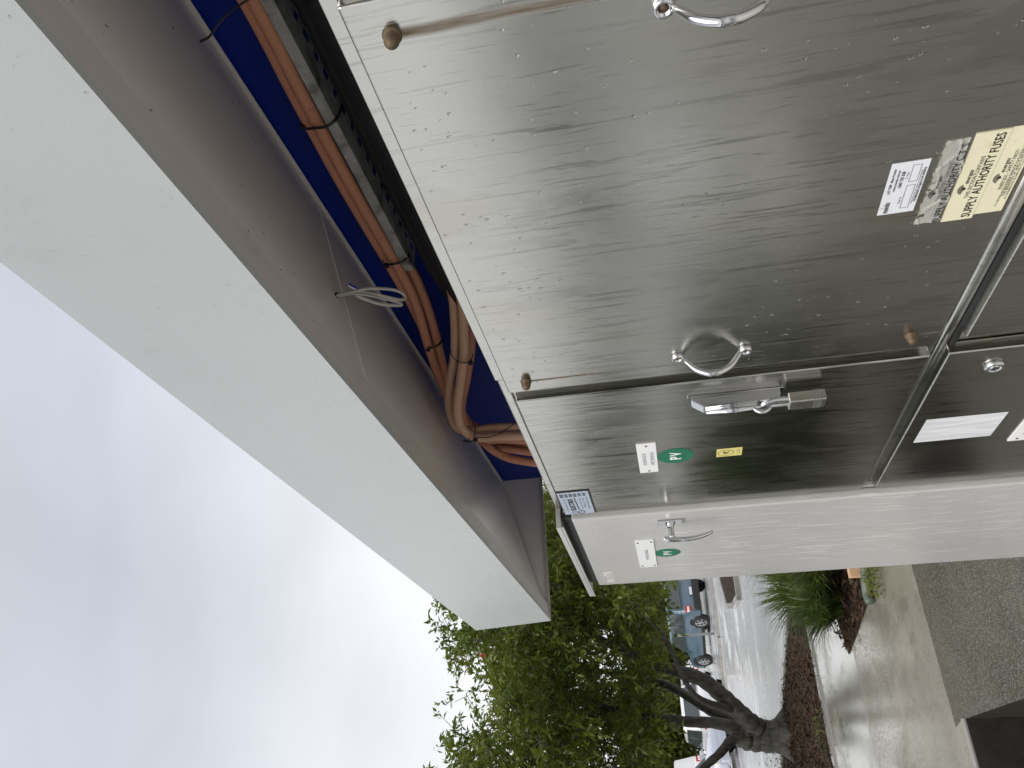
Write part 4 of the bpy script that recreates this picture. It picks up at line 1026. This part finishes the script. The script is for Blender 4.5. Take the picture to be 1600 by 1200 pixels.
def make_car(name, label, loc, heading, paint_m, L, Hh, W, wheelbase, wr, kind, group):
    t = thing(name, label, 'car', (0, 0, 0), group)
    hw = W/2; xr = -L/2; xf = L/2; zb = Hh*.56; gc = Hh*.16
    if kind == 'wagon':
        roof0, roof1, hood = xr+.25, xr+L*.60, xr+L*.74
    elif kind == 'hatch':
        roof0, roof1, hood = xr+.55, xr+L*.56, xr+L*.73
    else:   # van
        roof0, roof1, hood = xr+.08, xr+L*.78, xr+L*.93
    hz = zb+.02
    st = [(xr, gc+.16, zb*.80, zb*.82, hw*.90, hw*.90, hw*.86), (xr+.06, gc+.03, zb*.98, zb, hw*.98, hw*.95, hw*.88), (xr+.12, gc, zb, zb+.06, hw, hw*.97, hw*.88),
          (roof0, gc, zb+.01, Hh-.03, hw, hw*.98, hw*.80), (roof0+.5, gc, zb+.01, Hh, hw, hw*.98, hw*.80), (roof1, gc, zb, Hh-.03, hw, hw*.98, hw*.78),
          (hood, gc, zb-.01, hz+.02, hw, hw*.97, hw*.82), (xf-.35, gc, zb-.10, zb-.06, hw*.98, hw*.94, hw*.80), (xf-.08, gc+.05, zb-.20, zb-.16, hw*.92, hw*.88, hw*.74), (xf, gc+.14, zb-.30, zb-.28, hw*.80, hw*.78, hw*.66)]
    bd = part('body', car_body(st), paint_m, t, False)
    bv = bd.modifiers.new('bevel', 'BEVEL'); bv.width = .035; bv.segments = 2; bv.limit_method = 'ANGLE'; bv.angle_limit = R(25)
    for q in bd.data.polygons: q.use_smooth = True
    # side windows (follow the tumblehome), windscreen, rear window
    def side(x, f): # point on cabin side: f 0 belt .. 1 roof
        return lambda s: (x, s*(hw*.98+(hw*.80-hw*.98)*f+.006), zb+.02+(Hh-.06-zb)*f)
    wins = []
    n = {'wagon': 3, 'hatch': 2, 'van': 1}[kind]
    xa, xb = roof0+.10, roof1-.02
    if kind == 'van': xa = roof1-.75
    for i in range(n):
        a0 = lerp(xa, xb, i/n)+.04; a1 = lerp(xa, xb, (i+1)/n)-.04
        b0 = a0-(.20 if i == 0 and kind == 'hatch' else 0); b1 = a1+(.30*(hood-roof1)/.6 if i == n-1 else 0)
        wins.append((b0, b1, a0, a1))
    for s in (-1, 1):
        for b0, b1, a0, a1 in wins:
            P = [side(b0, .10)(s), side(b1, .10)(s), side(a1, .86)(s), side(a0, .86)(s)]
            part('side_window', quadpanel(P, .012, (0, s, .25)), 'carglass', t)
        for wx in (-wheelbase/2, wheelbase/2):
            wx += .02
            ar = part('wheel_arch', lathe(bmesh.new(), [(wr*1.17, 0), (wr*1.17, .03), (.001, .03)], (wx, s*(hw-.015), wr*1.02), (0, s, 0), 24), 'black', t)
            b = lathe(bmesh.new(), [(wr*.62, -.06), (wr*.9, -.06), (wr, -.03), (wr, .12), (wr*.92, .15), (wr*.64, .15), (wr*.60, .11)], (wx, s*(hw-.10), wr), (0, s, 0), 26)
            wh = part('wheel', b, 'tyre', t, True)
            b = bmesh.new(); lathe(b, [(wr*.60, .105), (wr*.66, .155), (wr*.60, .150), (wr*.55, .10)], (wx, s*(hw-.10), wr), (0, s, 0), 26)
            for k in range(6):
                an = k*math.pi/3+.3; dxv = Vector((math.cos(an), 0, math.sin(an))); base = Vector((wx, s*(hw+.030), wr))
                tube(b, [base+dxv*.03, base+dxv*wr*.60], [.045, .032], 6, True, .5)
            part('rim', b, 'rim', wh)
        mz = zb+.06
        part('mirror', box(roof1+.28, roof1+.44, s*(hw+.02) if s > 0 else -hw-.20, s*(hw+.20) if s > 0 else -hw-.02, mz, mz+.16, bev=.04), paint_m if kind != 'wagon' else 'black', t)
        for i in range(2): part('door_handle', box(-.25+i*1.0, -.08+i*1.0, s*(hw+.022) if s > 0 else -hw-.045, s*(hw+.045) if s > 0 else -hw-.022, zb-.16, zb-.12, bev=.008, seg=1), paint_m, t)
        part('sill', box(-wheelbase/2+wr*1.2, wheelbase/2-wr*1.2, s*(hw-.02) if s > 0 else -hw-.012, s*(hw+.012) if s > 0 else -hw+.02, gc-.04, gc+.07, bev=.01, seg=1), 'black', t)
        # lamps
        tl = part('tail_light', box(xr-.012, xr+.30, s*(hw*.74) if s > 0 else -hw*.985, s*(hw*.985) if s > 0 else -hw*.74, zb-.30, zb-.02, bev=.03), 'redlens', t)
        part('reverse_lens', box(xr-.02, xr+.20, s*(hw*.78) if s > 0 else -hw*.99, s*(hw*.99) if s > 0 else -hw*.78, zb-.20, zb-.10, bev=.015), 'clearlens', tl)
        part('headlight', box(xf-.34, xf-.045, s*(hw*.50) if s > 0 else -hw*.92, s*(hw*.92) if s > 0 else -hw*.50, zb-.36, zb-.17, bev=.05), 'clearlens', t)
    P = [(hood-.06, -hw*.80, zb+.06), (hood-.06, hw*.80, zb+.06), (roof1+.05, hw*.70, Hh-.07), (roof1+.05, -hw*.70, Hh-.07)]
    part('windscreen', quadpanel(P, .03, (.55, 0, .8)), 'carglass', t)
    dx = (roof0-(xr+.12)); P = [(xr+.12+dx*.12-.02, -hw*.78, zb+.13), (xr+.12+dx*.12-.02, hw*.78, zb+.13), (xr+.12+dx*.82-.02, hw*.68, Hh-.13), (xr+.12+dx*.82-.02, -hw*.68, Hh-.13)]
    if kind != 'van': part('rear_window', quadpanel(P, .05, (-.95, 0, .2)), 'carglass', t)
    part('bumper', box(xr-.07, xr+.18, -hw*.97, hw*.97, gc+.02, gc+.30, bev=.05), 'black' if kind == 'wagon' else paint_m, t)
    part('bumper', box(xf-.20, xf+.04, -hw*.86, hw*.86, gc+.0, gc+.26, bev=.05), 'black' if kind == 'wagon' else paint_m, t)
    part('number_plate', box(xr-.085, xr-.068, -.19, .19, gc+.32, gc+.43), 'plate_white', t)
    t.location = loc; t.rotation_euler.z = heading
    return t
CGp = 'cars parked across the road'
w_r = gnd(1109, 968); w_f = gnd(1113, 1029); ax_ = (w_f-w_r); hd_ = math.atan2(ax_.y, ax_.x)
cmid = (w_r+w_f)/2; sidev = Vector((-math.sin(hd_), math.cos(hd_), 0))     # left side of the car
make_car('parked_car', 'blue-grey wagon with dark bumpers parked behind the grey steel post', cmid-sidev*.86, hd_, 'carblue', 4.75, 1.80, 1.86, ax_.length, .385, 'wagon', CGp)
make_car('parked_car', 'white car half hidden between the blue-grey wagon and the tree limbs', (-44.0, 4.9, 0), R(200), 'carwhite', 4.4, 1.55, 1.78, 2.6, .32, 'hatch', CGp)
make_car('parked_car', 'white hatchback with red tail light, seen through the fork of the tree', (-31.4, 2.95, 0), R(191), 'carwhite', 4.2, 1.62, 1.76, 2.55, .33, 'hatch', CGp)
make_car('parked_car', 'silver-white hatchback nose forward, cut off by the left edge of the view', (-29.4, .42, 0), R(44), 'carsilver', 4.3, 1.66, 1.78, 2.6, .33, 'hatch', CGp)
make_car('parked_van', 'white box-roofed van standing behind the silver-white hatchback', (-41.0, .95, 0), R(187), 'carwhite', 5.0, 2.25, 1.9, 3.0, .34, 'van', CGp)
# steel post in front of the wagon
g = gnd(1115.5, 990)
b = lathe(bmesh.new(), [(.055, -.05), (.055, 1.42), (.05, 1.46), (.001, 1.47)], (g.x, g.y, 0), (0, 0, 1), 16); solid('steel_post', b, 'post', 'plain grey steel post at the kerb in front of the blue-grey wagon', 'post', g, None, True)
